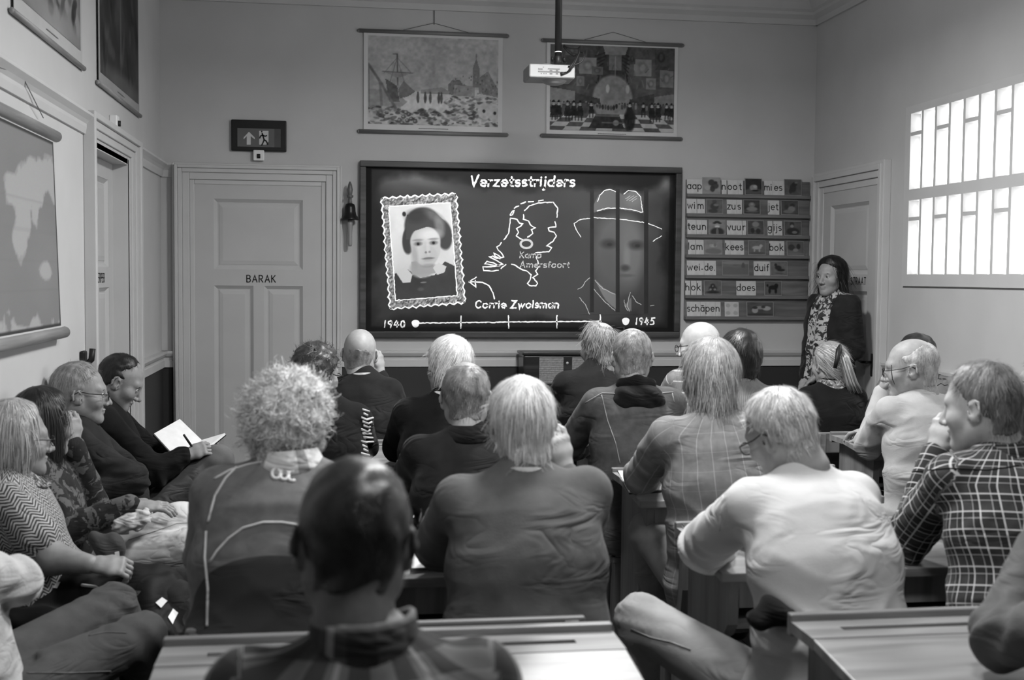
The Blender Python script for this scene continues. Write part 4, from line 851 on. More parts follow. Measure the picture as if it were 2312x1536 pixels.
# ================================================================== DESKS AND BENCHES
def school_desk(x0, x1, yf, label):
    t = thing('school_desk', ((x0 + x1) / 2, yf - .4, 0), label, 'desk', 'old wooden school desks with benches')
    MB().box(x0, x1, yf - .012, yf + .012, .754, .805).obj('back_lip', M['deskw'], t, bevel=.004)
    gx0, gx1 = x0 + (x1 - x0) * .10, x1 - (x1 - x0) * .10
    b = MB(); xs = [x0, gx0, gx1, x1]; ys = [yf - .135, yf - .086, yf - .062, yf - .012]; zt, zg, zl = .789, .778, .764      # strip with a sunk groove
    vid = {}
    def vv(x, y, z):
        k_ = (x, y, z)
        if k_ not in vid: vid[k_] = len(b.v); b.v.append(k_)
        return vid[k_]
    for i in range(3):
        for j in range(3):
            z_ = zg if (i, j) == (1, 1) else zt; b.f.append((vv(xs[i], ys[j], z_), vv(xs[i + 1], ys[j], z_), vv(xs[i + 1], ys[j + 1], z_), vv(xs[i], ys[j + 1], z_)))
    for (xa, ya, xb, yb) in ((gx0, ys[1], gx1, ys[1]), (gx1, ys[1], gx1, ys[2]), (gx1, ys[2], gx0, ys[2]), (gx0, ys[2], gx0, ys[1])): b.f.append((vv(xa, ya, zg), vv(xb, yb, zg), vv(xb, yb, zt), vv(xa, ya, zt)))
    b.f.append((vv(x0, ys[0], zl), vv(x0, ys[3], zl), vv(x1, ys[3], zl), vv(x1, ys[0], zl)))
    b.f.append((vv(x0, ys[0], zl), vv(x1, ys[0], zl), vv(x1, ys[0], zt), vv(gx1, ys[0], zt), vv(gx0, ys[0], zt), vv(x0, ys[0], zt)))
    b.f.append((vv(x0, ys[3], zl), vv(x0, ys[0], zl), vv(x0, ys[0], zt), vv(x0, ys[1], zt), vv(x0, ys[2], zt), vv(x0, ys[3], zt))); b.f.append((vv(x1, ys[0], zl), vv(x1, ys[3], zl), vv(x1, ys[3], zt), vv(x1, ys[2], zt), vv(x1, ys[1], zt), vv(x1, ys[0], zt)))
    b.obj('pen_strip', M['deskw'], t)
    b = MB(); ya, yb = yf - .45, yf - .137
    b.hexa([(x0, ya, .731), (x1, ya, .731), (x1, yb, .764), (x0, yb, .764), (x0, ya, .757), (x1, ya, .757), (x1, yb, .789), (x0, yb, .789)]); b.obj('desk_top', M['deskw'], t, bevel=.003)
    for x in (x0 + .035, x1 - .065):
        pr = [(yf - .03, .76), (yf - .03, .06), (yf - .20, .06), (yf - .205, .16), (yf - .235, .26), (yf - .285, .33), (yf - .305, .40), (yf - .29, .47), (yf - .31, .535), (yf - .37, .565), (yf - .40, .60), (yf - .41, .726), (yf - .137, .757)]
        MB().prism([(x, y, z) for y, z in pr], (.03, 0, 0)).obj('side_panel', M['desks'], t)
        MB().box(x - .012, x + .042, yf - .92, yf + .01, 0, .06).obj('floor_runner', M['desks'], t, bevel=.004)
        pr = [(yf - .825, .06), (yf - .765, .06), (yf - .77, .30), (yf - .79, .36), (yf - .775, .42), (yf - .825, .50), (yf - .855, .76), (yf - .89, .76), (yf - .88, .55), (yf - .845, .40)]
        MB().prism([(x - .004, y, z) for y, z in pr], (.032, 0, 0)).obj('bench_upright', M['desks'], t)
        pr = [(yf - .67, .06), (yf - .615, .06), (yf - .62, .30), (yf - .58, .405), (yf - .77, .405), (yf - .73, .36), (yf - .68, .28)]
        MB().prism([(x, y, z) for y, z in pr], (.028, 0, 0)).obj('bench_leg', M['desks'], t)
    MB().box(x0 + .065, x1 - .065, yf - .39, yf - .05, .60, .615).obj('book_shelf', M['desks'], t)
    MB().box(x0 + .065, x1 - .065, yf - .05, yf - .03, .52, .758).obj('modesty_board', M['desks'], t)
    MB().box(x0 + .065, x1 - .065, yf - .41, yf - .395, .65, .728).obj('front_apron', M['desks'], t)
    MB().box(x0 + .02, x1 - .02, yf - .855, yf - .56, .405, .432).obj('bench_seat', M['benchw'], t, bevel=.005)
    b = MB(); b.hexa([(x0 + .02, yf - .872, .66), (x1 - .02, yf - .872, .66), (x1 - .02, yf - .85, .66), (x0 + .02, yf - .85, .66), (x0 + .02, yf - .882, .768), (x1 - .02, yf - .882, .768), (x1 - .02, yf - .86, .768), (x0 + .02, yf - .86, .768)])
    b.obj('backrest', M['benchw'], t, bevel=.006)
    MB().box(x0 + .06, x1 - .06, yf - .36, yf - .27, .10, .125).obj('foot_board', M['desks'], t)
    MB().box(x0 + .06, x1 - .06, yf - .70, yf - .66, .16, .22).obj('stretcher', M['desks'], t)
    return t
AX0, AX1 = -.355, .585
for yf, lb in [(2.476, 'school desk nearest the camera under the checked shirt man'), (3.53, 'school desk in front of the curly haired man and grey sweater man'), (4.426, 'school desk in front of the man in the black collared shirt'), (5.397, 'school desk before the woman with the hair clip'), (6.35, 'farthest left school desk, before the bald man')]:
    school_desk(AX0, AX1, yf, lb)
for x0, yf, lb in [(.995, 2.497, 'school desk at the bottom right with the sweater elbow on it'), (1.02, 3.49, 'school desk shared by white shirt man and tartan shirt man'), (1.06, 4.52, 'school desk with white papers before the checked blazer man'), (1.067, 5.446, 'school desk in front of the denim jacket man'), (1.08, 6.40, 'farthest middle school desk, before the long haired man')]:
    school_desk(x0, x0 + .92, yf, lb)
for x0, yf, lb in [(2.36, 4.58, 'school desk at the right edge beyond the tartan shirt man'), (2.385, 5.50, 'school desk under the elbow of the pale shirt man with glasses'), (2.40, 6.62, 'school desk before the ponytail woman beside the right wall')]:
    school_desk(x0, x0 + .84, yf, lb)

# ================================================================== SDF MODELLING
F32 = np.float32
def n_(v): v = np.asarray(v, float); return v / (np.linalg.norm(v) + 1e-12)
def smin(a, b, k):
    h = np.clip(.5 + .5 * (b - a) / k, 0, 1); return b + (a - b) * h - k * h * (1 - h)
def cap(P, a, b, ra, rb):
    a = np.asarray(a, F32); ba = np.asarray(b, F32) - a; pa = P - a
    h = np.clip(pa @ ba / (ba @ ba + 1e-9), 0, 1); q = pa - h[:, None] * ba
    return np.sqrt((q * q).sum(1)) - (ra + (rb - ra) * h)
def sph(P, c, r): q = P - np.asarray(c, F32); return np.sqrt((q * q).sum(1)) - r
def ell(P, c, r, R=None):
    q = P - np.asarray(c, F32)
    if R is not None: q = q @ np.asarray(R, F32)
    r = np.asarray(r, F32); k0 = np.sqrt(((q / r) ** 2).sum(1)); k1 = np.sqrt(((q / r ** 2) ** 2).sum(1)) + 1e-6
    return k0 * (k0 - 1) / k1
def etube(P, pts, lats, a, b, k=.03):
    d = None
    for i in range(len(pts) - 1):
        p0, p1 = np.asarray(pts[i], float), np.asarray(pts[i + 1], float); ax = p1 - p0; L2 = ax @ ax; axn = ax / math.sqrt(L2)
        q = P - p0.astype(F32); h = np.clip(q @ ax.astype(F32) / L2, 0, 1)
        lt = np.asarray(lats[i] if isinstance(lats, list) else lats, float); lt = n_(lt - axn * (lt @ axn)); dp = np.cross(axn, lt)
        q = q - h[:, None] * ax.astype(F32); u = q @ lt.astype(F32); v = q @ dp.astype(F32); w = q @ axn.astype(F32)
        A = a[i] + (a[i + 1] - a[i]) * h; B = b[i] + (b[i + 1] - b[i]) * h; m = np.minimum(A, B)
        r = np.sqrt((u / A) ** 2 + (v / B) ** 2 + (w / m) ** 2) + 1e-6; g = np.sqrt((u / A ** 2) ** 2 + (v / B ** 2) ** 2 + (w / m ** 2) ** 2) + 1e-6
        dd = r * (r - 1) / g
        d = dd if d is None else smin(d, dd, k)
    return d
def nets(f, lo, hi, h, newton=2):
    lo = np.asarray(lo, float); hi = np.asarray(hi, float); n = np.ceil((hi - lo) / h).astype(int) + 1
    ax = [lo[i] + h * np.arange(n[i]) for i in range(3)]
    X, Y, Z = np.meshgrid(*ax, indexing='ij'); P = np.stack([X, Y, Z], -1).reshape(-1, 3).astype(F32)
    V = f(P).reshape(n); S = V < 0
    c = np.zeros(n - 1, int); offs = [(i, j, k) for i in (0, 1) for j in (0, 1) for k in (0, 1)]
    for i, j, k in offs: c += S[i:n[0] - 1 + i, j:n[1] - 1 + j, k:n[2] - 1 + k]
    act = (c > 0) & (c < 8); ci = np.argwhere(act); idm = -np.ones(n - 1, int); idm[act] = np.arange(len(ci))
    acc = np.zeros((len(ci), 3)); cnt = np.zeros(len(ci))
    for a in offs:
        for axi in range(3):
            if a[axi]: continue
            b = list(a); b[axi] = 1
            va = V[ci[:, 0] + a[0], ci[:, 1] + a[1], ci[:, 2] + a[2]]; vb = V[ci[:, 0] + b[0], ci[:, 1] + b[1], ci[:, 2] + b[2]]
            m = (va < 0) != (vb < 0); t = va[m] / (va[m] - vb[m]); pt = np.tile(np.array(a, float), (m.sum(), 1)); pt[:, axi] += t
            acc[m] += pt; cnt[m] += 1
    vs = lo + (ci + acc / cnt[:, None]) * h
    fs = []
    for axi in range(3):
        o1, o2 = [(1, 2), (2, 0), (0, 1)][axi]
        sl0 = [slice(1, -1)] * 3; sl1 = [slice(1, -1)] * 3; sl0[axi] = slice(0, -1); sl1[axi] = slice(1, None)
        s0, s1 = S[tuple(sl0)], S[tuple(sl1)]; e = np.argwhere(s0 != s1)
        if not len(e): continue
        inside = s0[e[:, 0], e[:, 1], e[:, 2]]; g = e.copy()
        for q in range(3):
            if q != axi: g[:, q] += 1
        def cid(d1, d2):
            w = g.copy(); w[:, o1] += d1; w[:, o2] += d2; return idm[w[:, 0], w[:, 1], w[:, 2]]
        q4 = np.stack([cid(-1, -1), cid(0, -1), cid(0, 0), cid(-1, 0)], 1); q4[~inside] = q4[~inside][:, ::-1]; fs.append(q4)
    fs = np.concatenate(fs)
    for _ in range(newton):
        e = h * .4; Pf = vs.astype(F32); d0 = f(Pf)
        gr = np.stack([(f(Pf + np.eye(3, dtype=F32)[i] * e) - f(Pf - np.eye(3, dtype=F32)[i] * e)) / (2 * e) for i in range(3)], 1)
        gl = (gr * gr).sum(1) + 1e-6; st = np.clip(d0 / gl, -h * .6, h * .6); vs = vs - gr * st[:, None]
    return vs, fs

# ---- head, in its own frame: x right, y forward, z up, metres
def headsdf(P):
    A = np.abs(P[:, 0]); Q = np.stack([A, P[:, 1], P[:, 2]], 1)
    d = ell(P, (0, -.012, .022), (.076, .097, .089))
    d = smin(d, ell(P, (0, .03, -.04), (.060, .062, .082)), .03)
    d = smin(d, cap(Q, (.045, -.008, -.062), (.012, .066, -.108), .024, .020), .03)
    d = smin(d, sph(P, (0, .074, -.107), .018), .02)
    d = smin(d, cap(Q, (0, .082, .016), (.04, .070, .014), .012, .011), .02)
    d = smin(d, sph(Q, (.042, .055, -.036), .026), .02)
    d = -smin(-d, sph(Q, (.032, .102, -.009), .0155), .012)
    d = smin(d, cap(P, (0, .090, -.002), (0, .112, -.042), .008, .0115), .012)
    d = smin(d, sph(Q, (.012, .100, -.047), .0085), .006)
    d = smin(d, ell(P, (0, .0905, -.0685), (.021, .008, .0055)), .006); d = smin(d, ell(P, (0, .0885, -.080), (.018, .008, .0065)), .006)
    d = smin(d, cap(P, (0, -.03, -.05), (0, -.045, -.12), .054, .052), .03)
    er = ell(Q, (.0775, -.012, -.018), (.0065, .0195, .0305), [[.90, .43, 0], [-.43, .90, 0], [0, 0, 1]])
    er = -smin(-er, ell(Q, (.090, -.006, -.014), (.010, .011, .018)), .004)
    d = smin(d, er, .006)
    for i in range(7):
        t0, t1 = math.radians(-70 + i * 40), math.radians(-70 + (i + 1) * 40)
        hp = lambda t: (.0785 - .45 * (.0185 * math.cos(t) + .001), -.011 + .0185 * math.cos(t) - .004 * math.sin(t), -.016 + .0300 * math.sin(t))
        d = smin(d, cap(Q, hp(t0), hp(t1), .0038, .0038), .004)
    return d
def skull(P):
    d = ell(P, (0, -.012, .022), (.076, .097, .089)); d = smin(d, ell(P, (0, .03, -.04), (.060, .062, .082)), .03)
    return smin(d, cap(P, (0, -.03, -.05), (0, -.05, -.16), .054, .054), .03)
HV, HF = nets(headsdf, (-.115, -.13, -.175), (.115, .145, .125), .0064)
HV2, HF2 = nets(headsdf, (-.115, -.13, -.175), (.115, .145, .125), .0052)
def rotm(yaw, pitch=0, roll=0):
    y, p, r = map(math.radians, (yaw, pitch, roll))
    fw = np.array([-math.sin(y), math.cos(y), 0]); rt = np.array([math.cos(y), math.sin(y), 0]); up = np.array([0, 0, 1.0])
    f2 = fw * math.cos(p) - up * math.sin(p); u2 = up * math.cos(p) + fw * math.sin(p)
    r3 = rt * math.cos(r) - u2 * math.sin(r); u3 = u2 * math.cos(r) + rt * math.sin(r)
    return np.stack([r3, f2, u3], 1)         # columns: right, forward, up

# ---- hands
_hc = {}
def hand_mesh(curl, thumb=0.3):
    key = (curl, thumb)
    if key in _hc: return _hc[key]
    segs = []
    for bx, L, sp in ((-.030, .060, -.10), (-.010, .073, -.03), (.011, .078, .03), (.031, .071, .10)):
        p = np.array([bx, .088, 0.0]); ang = 0
        for i, fr in enumerate((.45, .32, .26)):
            ang += curl * (.7, 1.1, .8)[i]; d = np.array([math.sin(sp) * (1 - .7 * min(1, curl)), math.cos(ang), -math.sin(ang)]); q = p + d * L * fr
            segs.append((p, q, .0088 - .0008 * i, .0082 - .0010 * i)); p = q
    p = np.array([.026, .022, -.006]); 
    for i, (L, d) in enumerate(((.042, (.75 - thumb * .5, .62, -.25 - thumb * .5)), (.032, (.45 - thumb * .7, .85, -.25 - thumb * .4)), (.026, (.25 - thumb * .8, .9, -.2 - thumb * .4)))):
        q = p + n_(d) * L; segs.append((p, q, .0125 - .0016 * i, .0112 - .0016 * i)); p = q
    def f(P):
        d = etube(P, [(0, -.03, 0), (0, .02, 0), (0, .055, -.001), (0, .09, 0)], np.array([1., 0, 0]), [.026, .030, .039, .041], [.020, .018, .015, .011], .02)
        for a, b, r0, r1 in segs: d = smin(d, cap(P, a, b, r0, r1), .005)
        return d
    _hc[key] = nets(f, (-.07, -.06, -.12), (.095, .19, .04), .0050, 1); return _hc[key]
def place_hand(wrist, fwd, up, side, curl=.5, thumb=.3, scale=1.0):
    V, Fc = hand_mesh(curl, thumb); V = V.copy() * scale; Fc = Fc.copy()
    if side > 0: V[:, 0] *= -1; Fc = Fc[:, ::-1]       # right hand: thumb to the left
    fw = n_(fwd); u = n_(np.asarray(up, float) - fw * (np.asarray(up, float) @ fw)); r = np.cross(fw, u)
    return np.asarray(wrist) + V @ np.stack([r, fw, u]), Fc

# ---- cloth materials
def wrinkles(m, st=.6):
    t = m.node_tree; b = t.nodes['Principled BSDF']; tc = t.nodes.new('ShaderNodeTexCoord'); mp = t.nodes.new('ShaderNodeMapping'); mp.inputs['Scale'].default_value = (4.0, 4.0, 11); mp.inputs['Rotation'].default_value = (.15, .25, 0)
    n = t.nodes.new('ShaderNodeTexNoise'); n.inputs['Scale'].default_value = 1.3; n.inputs['Detail'].default_value = 2.0; n.inputs['Distortion'].default_value = 1.1
    t.links.new(tc.outputs['Object'], mp.inputs['Vector']); t.links.new(mp.outputs[0], n.inputs['Vector'])
    r = t.nodes.new('ShaderNodeMath'); r.operation = 'PINGPONG'; r.inputs[1].default_value = .24; t.links.new(n.outputs['Fac'], r.inputs[0])
    n5 = t.nodes.new('ShaderNodeTexNoise'); n5.inputs['Scale'].default_value = 5.0; n5.inputs['Detail'].default_value = 1; t.links.new(tc.outputs['Object'], n5.inputs['Vector'])
    k5 = t.nodes.new('ShaderNodeMapRange'); k5.inputs['From Min'].default_value = .42; k5.inputs['From Max'].default_value = .68; t.links.new(n5.outputs['Fac'], k5.inputs['Value'])
    r5 = t.nodes.new('ShaderNodeMath'); r5.operation = 'MULTIPLY'; t.links.new(r.outputs[0], r5.inputs[0]); t.links.new(k5.outputs[0], r5.inputs[1]); r = r5
    bp = t.nodes.new('ShaderNodeBump'); bp.inputs['Strength'].default_value = st; bp.inputs['Distance'].default_value = .06; t.links.new(r.outputs[0], bp.inputs['Height'])
    old = [l for l in t.links if l.to_socket == b.inputs['Normal']]
    if old: t.links.new(bp.outputs['Normal'], old[0].from_node.inputs['Normal'])
    else: t.links.new(bp.outputs['Normal'], b.inputs['Normal'])
def fabric(name, v, rough=.85, var=8, weave=260, bump=.12, sheen=.25, big=0):
    m = plain(name, v if v > 60 else v * .72, rough, min(var, v * .15), 14, bump, weave, .12, sheen=.06); wrinkles(m); return m
def pattern(name, base, lines=(), rough=.85, zig=None, blobs=None, arcs=None):
    """lines: (axis 0/1, period, width, offset, grey, opacity) drawn on the cloth's own (u, v) metres"""
    m, t, b = nt(name); b.inputs['Roughness'].default_value = rough; b.inputs['Specular IOR Level'].default_value = .15; b.inputs['Sheen Weight'].default_value = .05
    at = t.nodes.new('ShaderNodeAttribute'); at.attribute_name = 'puv'; sx = t.nodes.new('ShaderNodeSeparateXYZ'); t.links.new(at.outputs['Vector'], sx.inputs[0])
    def mth(op, a, c=None):
        nd = t.nodes.new('ShaderNodeMath'); nd.operation = op
        for i, q in enumerate((a, c)):
            if q is None: continue
            if isinstance(q, (int, float)): nd.inputs[i].default_value = q
            else: t.links.new(q, nd.inputs[i])
        return nd.outputs[0]
    nz = t.nodes.new('ShaderNodeTexNoise'); nz.inputs['Scale'].default_value = 30; t.links.new(at.outputs['Vector'], nz.inputs['Vector'])
    r = ramp(t, max(0, base - 8), base + 8, .3, .7); t.links.new(nz.outputs['Fac'], r.inputs['Fac']); col = r.outputs['Color']
    def over(col, fac, v):
        mx = t.nodes.new('ShaderNodeMix'); mx.data_type = 'RGBA'; t.links.new(fac, mx.inputs[0]); t.links.new(col, mx.inputs[6]); mx.inputs[7].default_value = (lin(v),) * 3 + (1,); return mx.outputs[2]
    for axi, per, wd_, off, v, op in lines:
        q = mth('ADD', sx.outputs[axi], 50 * per + off); q = mth('MODULO', q, per); q = mth('LESS_THAN', q, wd_); col = over(col, mth('MULTIPLY', q, op), v)
    if arcs:     # a darker panel below an arc, some of its darkness painted shade
        c0, k0, v = arcs; q = mth('ADD', sx.outputs[1], mth('MULTIPLY', mth('MULTIPLY', sx.outputs[0], sx.outputs[0]), k0)); col = over(col, mth('LESS_THAN', q, c0), v)
    if zig:      # zigzag: period u, period v, grey
        pu, pv, v = zig; tri = mth('PINGPONG', mth('ADD', sx.outputs[0], 5), pu); jit = mth('MULTIPLY', nz.outputs['Fac'], pv * 1.2)
        q = mth('MODULO', mth('ADD', mth('ADD', mth('ADD', sx.outputs[1], 5), mth('MULTIPLY', tri, .9)), jit), pv); col = over(col, mth('LESS_THAN', q, pv * .48), v)
    if blobs:    # (scale, threshold, grey, detail)
        for sc_, th, v in blobs:
            n2 = t.nodes.new('ShaderNodeTexNoise'); n2.inputs['Scale'].default_value = sc_; n2.inputs['Detail'].default_value = 3; n2.inputs['Distortion'].default_value = 1.2
            mp = t.nodes.new('ShaderNodeMapping'); mp.inputs['Location'].default_value = (v * .1, th, 0); t.links.new(at.outputs['Vector'], mp.inputs[0]); t.links.new(mp.outputs[0], n2.inputs['Vector'])
            col = over(col, mth('GREATER_THAN', n2.outputs['Fac'], th), v)
    t.links.new(col, b.inputs['Base Color'])
    n3 = t.nodes.new('ShaderNodeTexNoise'); n3.inputs['Scale'].default_value = 300; bp = t.nodes.new('ShaderNodeBump'); bp.inputs['Strength'].default_value = .12; bp.inputs['Distance'].default_value = .003
    t.links.new(n3.outputs['Fac'], bp.inputs['Height']); t.links.new(bp.outputs['Normal'], b.inputs['Normal']); wrinkles(m)
    return m
def skinm(v):
    k = 'skin_%d' % v
    if k not in M: M[k] = plain(k, v, .5, 7, 40, .05, 300, .35)
    return M[k]
def hairm(v, name='hair'):
    k = 'hair_%d' % v
    if k in M: return M[k]
    m, t, b = nt(k); b.inputs['Roughness'].default_value = .42; b.inputs['Specular IOR Level'].default_value = .35
    a = t.nodes.new('ShaderNodeAttribute'); a.attribute_name = 'tone'; r = ramp(t, max(4, v * .62), min(252, v * 1.22), 0, 1)
    t.links.new(a.outputs['Fac'], r.inputs['Fac']); t.links.new(r.outputs['Color'], b.inputs['Base Color']); M[k] = m; return m
M['cl_glasses'] = plain('glasses_frame', 36, .3, 4)
M['lens'] = plain('glasses_lens', 120, .1, 3, spec=.6)

# ---- hair
def hair(root, Rh, Hc, hs, st, seed):
    """st: v grey, t thickness, front shift, top (bald limit), nape, strands n, L, wd, lift, curl, grav, extra caps, flow"""
    rg = np.random.default_rng(seed); T = st.get('t', .008); fsft = st.get('front', 0.0); top = st.get('top', 9.0); nape = st.get('nape', -.085); side = st.get('side', 0.0)
    zs = np.array([-.2, -.10, -.085, -.035, -.022, .015, .042, .065, .085, .13]); ys = np.array([-.06, -.055, -.04, -.030, .006, .012, .030, .058, .070, .085])
    def region(P):
        yf = np.interp(P[:, 2], zs, ys) + fsft * np.clip((P[:, 2] - .02) / .02, 0, 1); yf = np.where(P[:, 2] < .03, yf + side, yf)
        r = np.minimum(yf - P[:, 1], (P[:, 2] - nape) * 1.0)
        if top < 1:
            if st.get('spot'):      # bald crown
                c = st['spot']; r = np.minimum(r, np.sqrt(((P - np.array(c[:3], F32)) ** 2).sum(1)) - c[3])
            else: r = np.minimum(r, top - P[:, 2] + st.get('topslope', .25) * (-P[:, 1]))
        return r
    ex = st.get('extra', []); wob = st.get('wob', .002); wf = st.get('wfreq', 90.)
    def f(P):
        rg_ = region(P); tt = T * np.clip(rg_ / .03, .08, 1)
        d = np.maximum(skull(P) - tt, -rg_ * .8)
        for a, b, r0, r1 in ex: d = smin(d, cap(P, a, b, r0, r1), .02)
        return d + wob * (np.sin(P[:, 0] * wf + 3 * np.sin(P[:, 2] * wf * .5)) * np.sin(P[:, 1] * wf * .9 + 2) )
    lo = np.array([-.13, -.16, -.14]); hi = np.array([.13, .13, .17])
    for a, b, r0, r1 in ex:
        for q, r in ((a, r0), (b, r1)): lo = np.minimum(lo, np.array(q) - r - .02); hi = np.maximum(hi, np.array(q) + r + .02)
    V, Fc = nets(f, lo, hi, st.get('h', .0065), 1)
    tone = [np.clip(.45 + .25 * np.sin(V[:, 0] * 160 + V[:, 1] * 70) * np.sin(V[:, 1] * 120 + 1) + rg.normal(0, .10, len(V)), 0, 1)]
    n = int(st.get('n', 900) * 1.0); L = st.get('L', .03); wd = st.get('wd', .0022) * .55; K = st.get('K', 5)
    allV = [V]; allF = [Fc.tolist()]
    if n:
        kk = st.get('zmin', -9); idx = np.where((V[:, 2] > max(nape, kk)) & (V[:, 1] < .09))[0]
        p = V[rg.choice(idx, n)] + rg.normal(0, .002, (n, 3)); crown = np.array(st.get('crown', (0.012, -.045, .115)))
        def nrm(q):
            e = .004; I = np.eye(3, dtype=F32) * e; q = q.astype(F32); g = np.stack([f(q + I[i]) - f(q - I[i]) for i in range(3)], 1); return g / (np.linalg.norm(g, axis=1, keepdims=True) + 1e-6)
        nn = nrm(p); d = p - crown + np.array(st.get('flow', (0, 0, 0))); d = d - nn * (d * nn).sum(1, keepdims=True); d /= np.linalg.norm(d, axis=1, keepdims=True) + 1e-6
        d = d + nn * st.get('lift', .35) * .6 + rg.normal(0, st.get('rnd', .2) * .8, (n, 3)); Ls = L * rg.uniform(.6, 1.25, n)[:, None]; gv = np.array([0, 0, -1.]) * st.get('grav', .15)
        axr = rg.normal(0, 1, (n, 3)); axr /= np.linalg.norm(axr, axis=1, keepdims=True); curl = st.get('curl', 0.)
        pts = [p.copy()]
        for i in range(K):
            d = d + gv + np.cross(axr, d) * curl; d /= np.linalg.norm(d, axis=1, keepdims=True) + 1e-6; p = p + d * Ls / K
            dd = f(p.astype(F32)); m = dd < .0015
            if m.any(): p[m] += nrm(p[m]) * (.0015 - dd[m])[:, None]
            pts.append(p.copy())
        pts = np.array(pts); ok = ~((pts[:, :, 1] > .058) & (pts[:, :, 2] < .048)).any(0)
        if L < .05: ok &= ~((np.abs(pts[:, :, 0]) > .058) & (pts[:, :, 1] > -.036) & (pts[:, :, 2] < .014) & (pts[:, :, 2] > -.06)).any(0)
        pts = pts[:, ok]; nn = nn[ok]; n = int(ok.sum()); tn = rg.uniform(0.2, 1, n); off = len(V)
        wv = np.cross(np.gradient(pts, axis=0), nn[None]); wv /= np.linalg.norm(wv, axis=2, keepdims=True) + 1e-9
        tw = np.linspace(1, .25, K + 1)[:, None, None] * wd / 2
        R = np.stack([pts - wv * tw, pts + wv * tw], 2)            # K+1, n, 2, 3
        R = R.transpose(1, 0, 2, 3).reshape(-1, 3); allV.append(R); tone.append(np.repeat(tn, (K + 1) * 2))
        b = (np.arange(n) * (K + 1) * 2 + off)[:, None] + np.arange(K)[None] * 2; b = b.reshape(-1)
        allF.append(np.stack([b, b + 1, b + 3, b + 2], 1).tolist())
    Vh = np.concatenate(allV); Vw = Hc + (Vh * hs) @ Rh.T
    o = mobj('hair', Vw, sum(allF, []), hairm(st['v']), root, True, label=st.get('label'))
    at = o.data.attributes.new('tone', 'FLOAT', 'POINT'); at.data.foreach_set('value', np.concatenate(tone).astype(np.float32)); return o

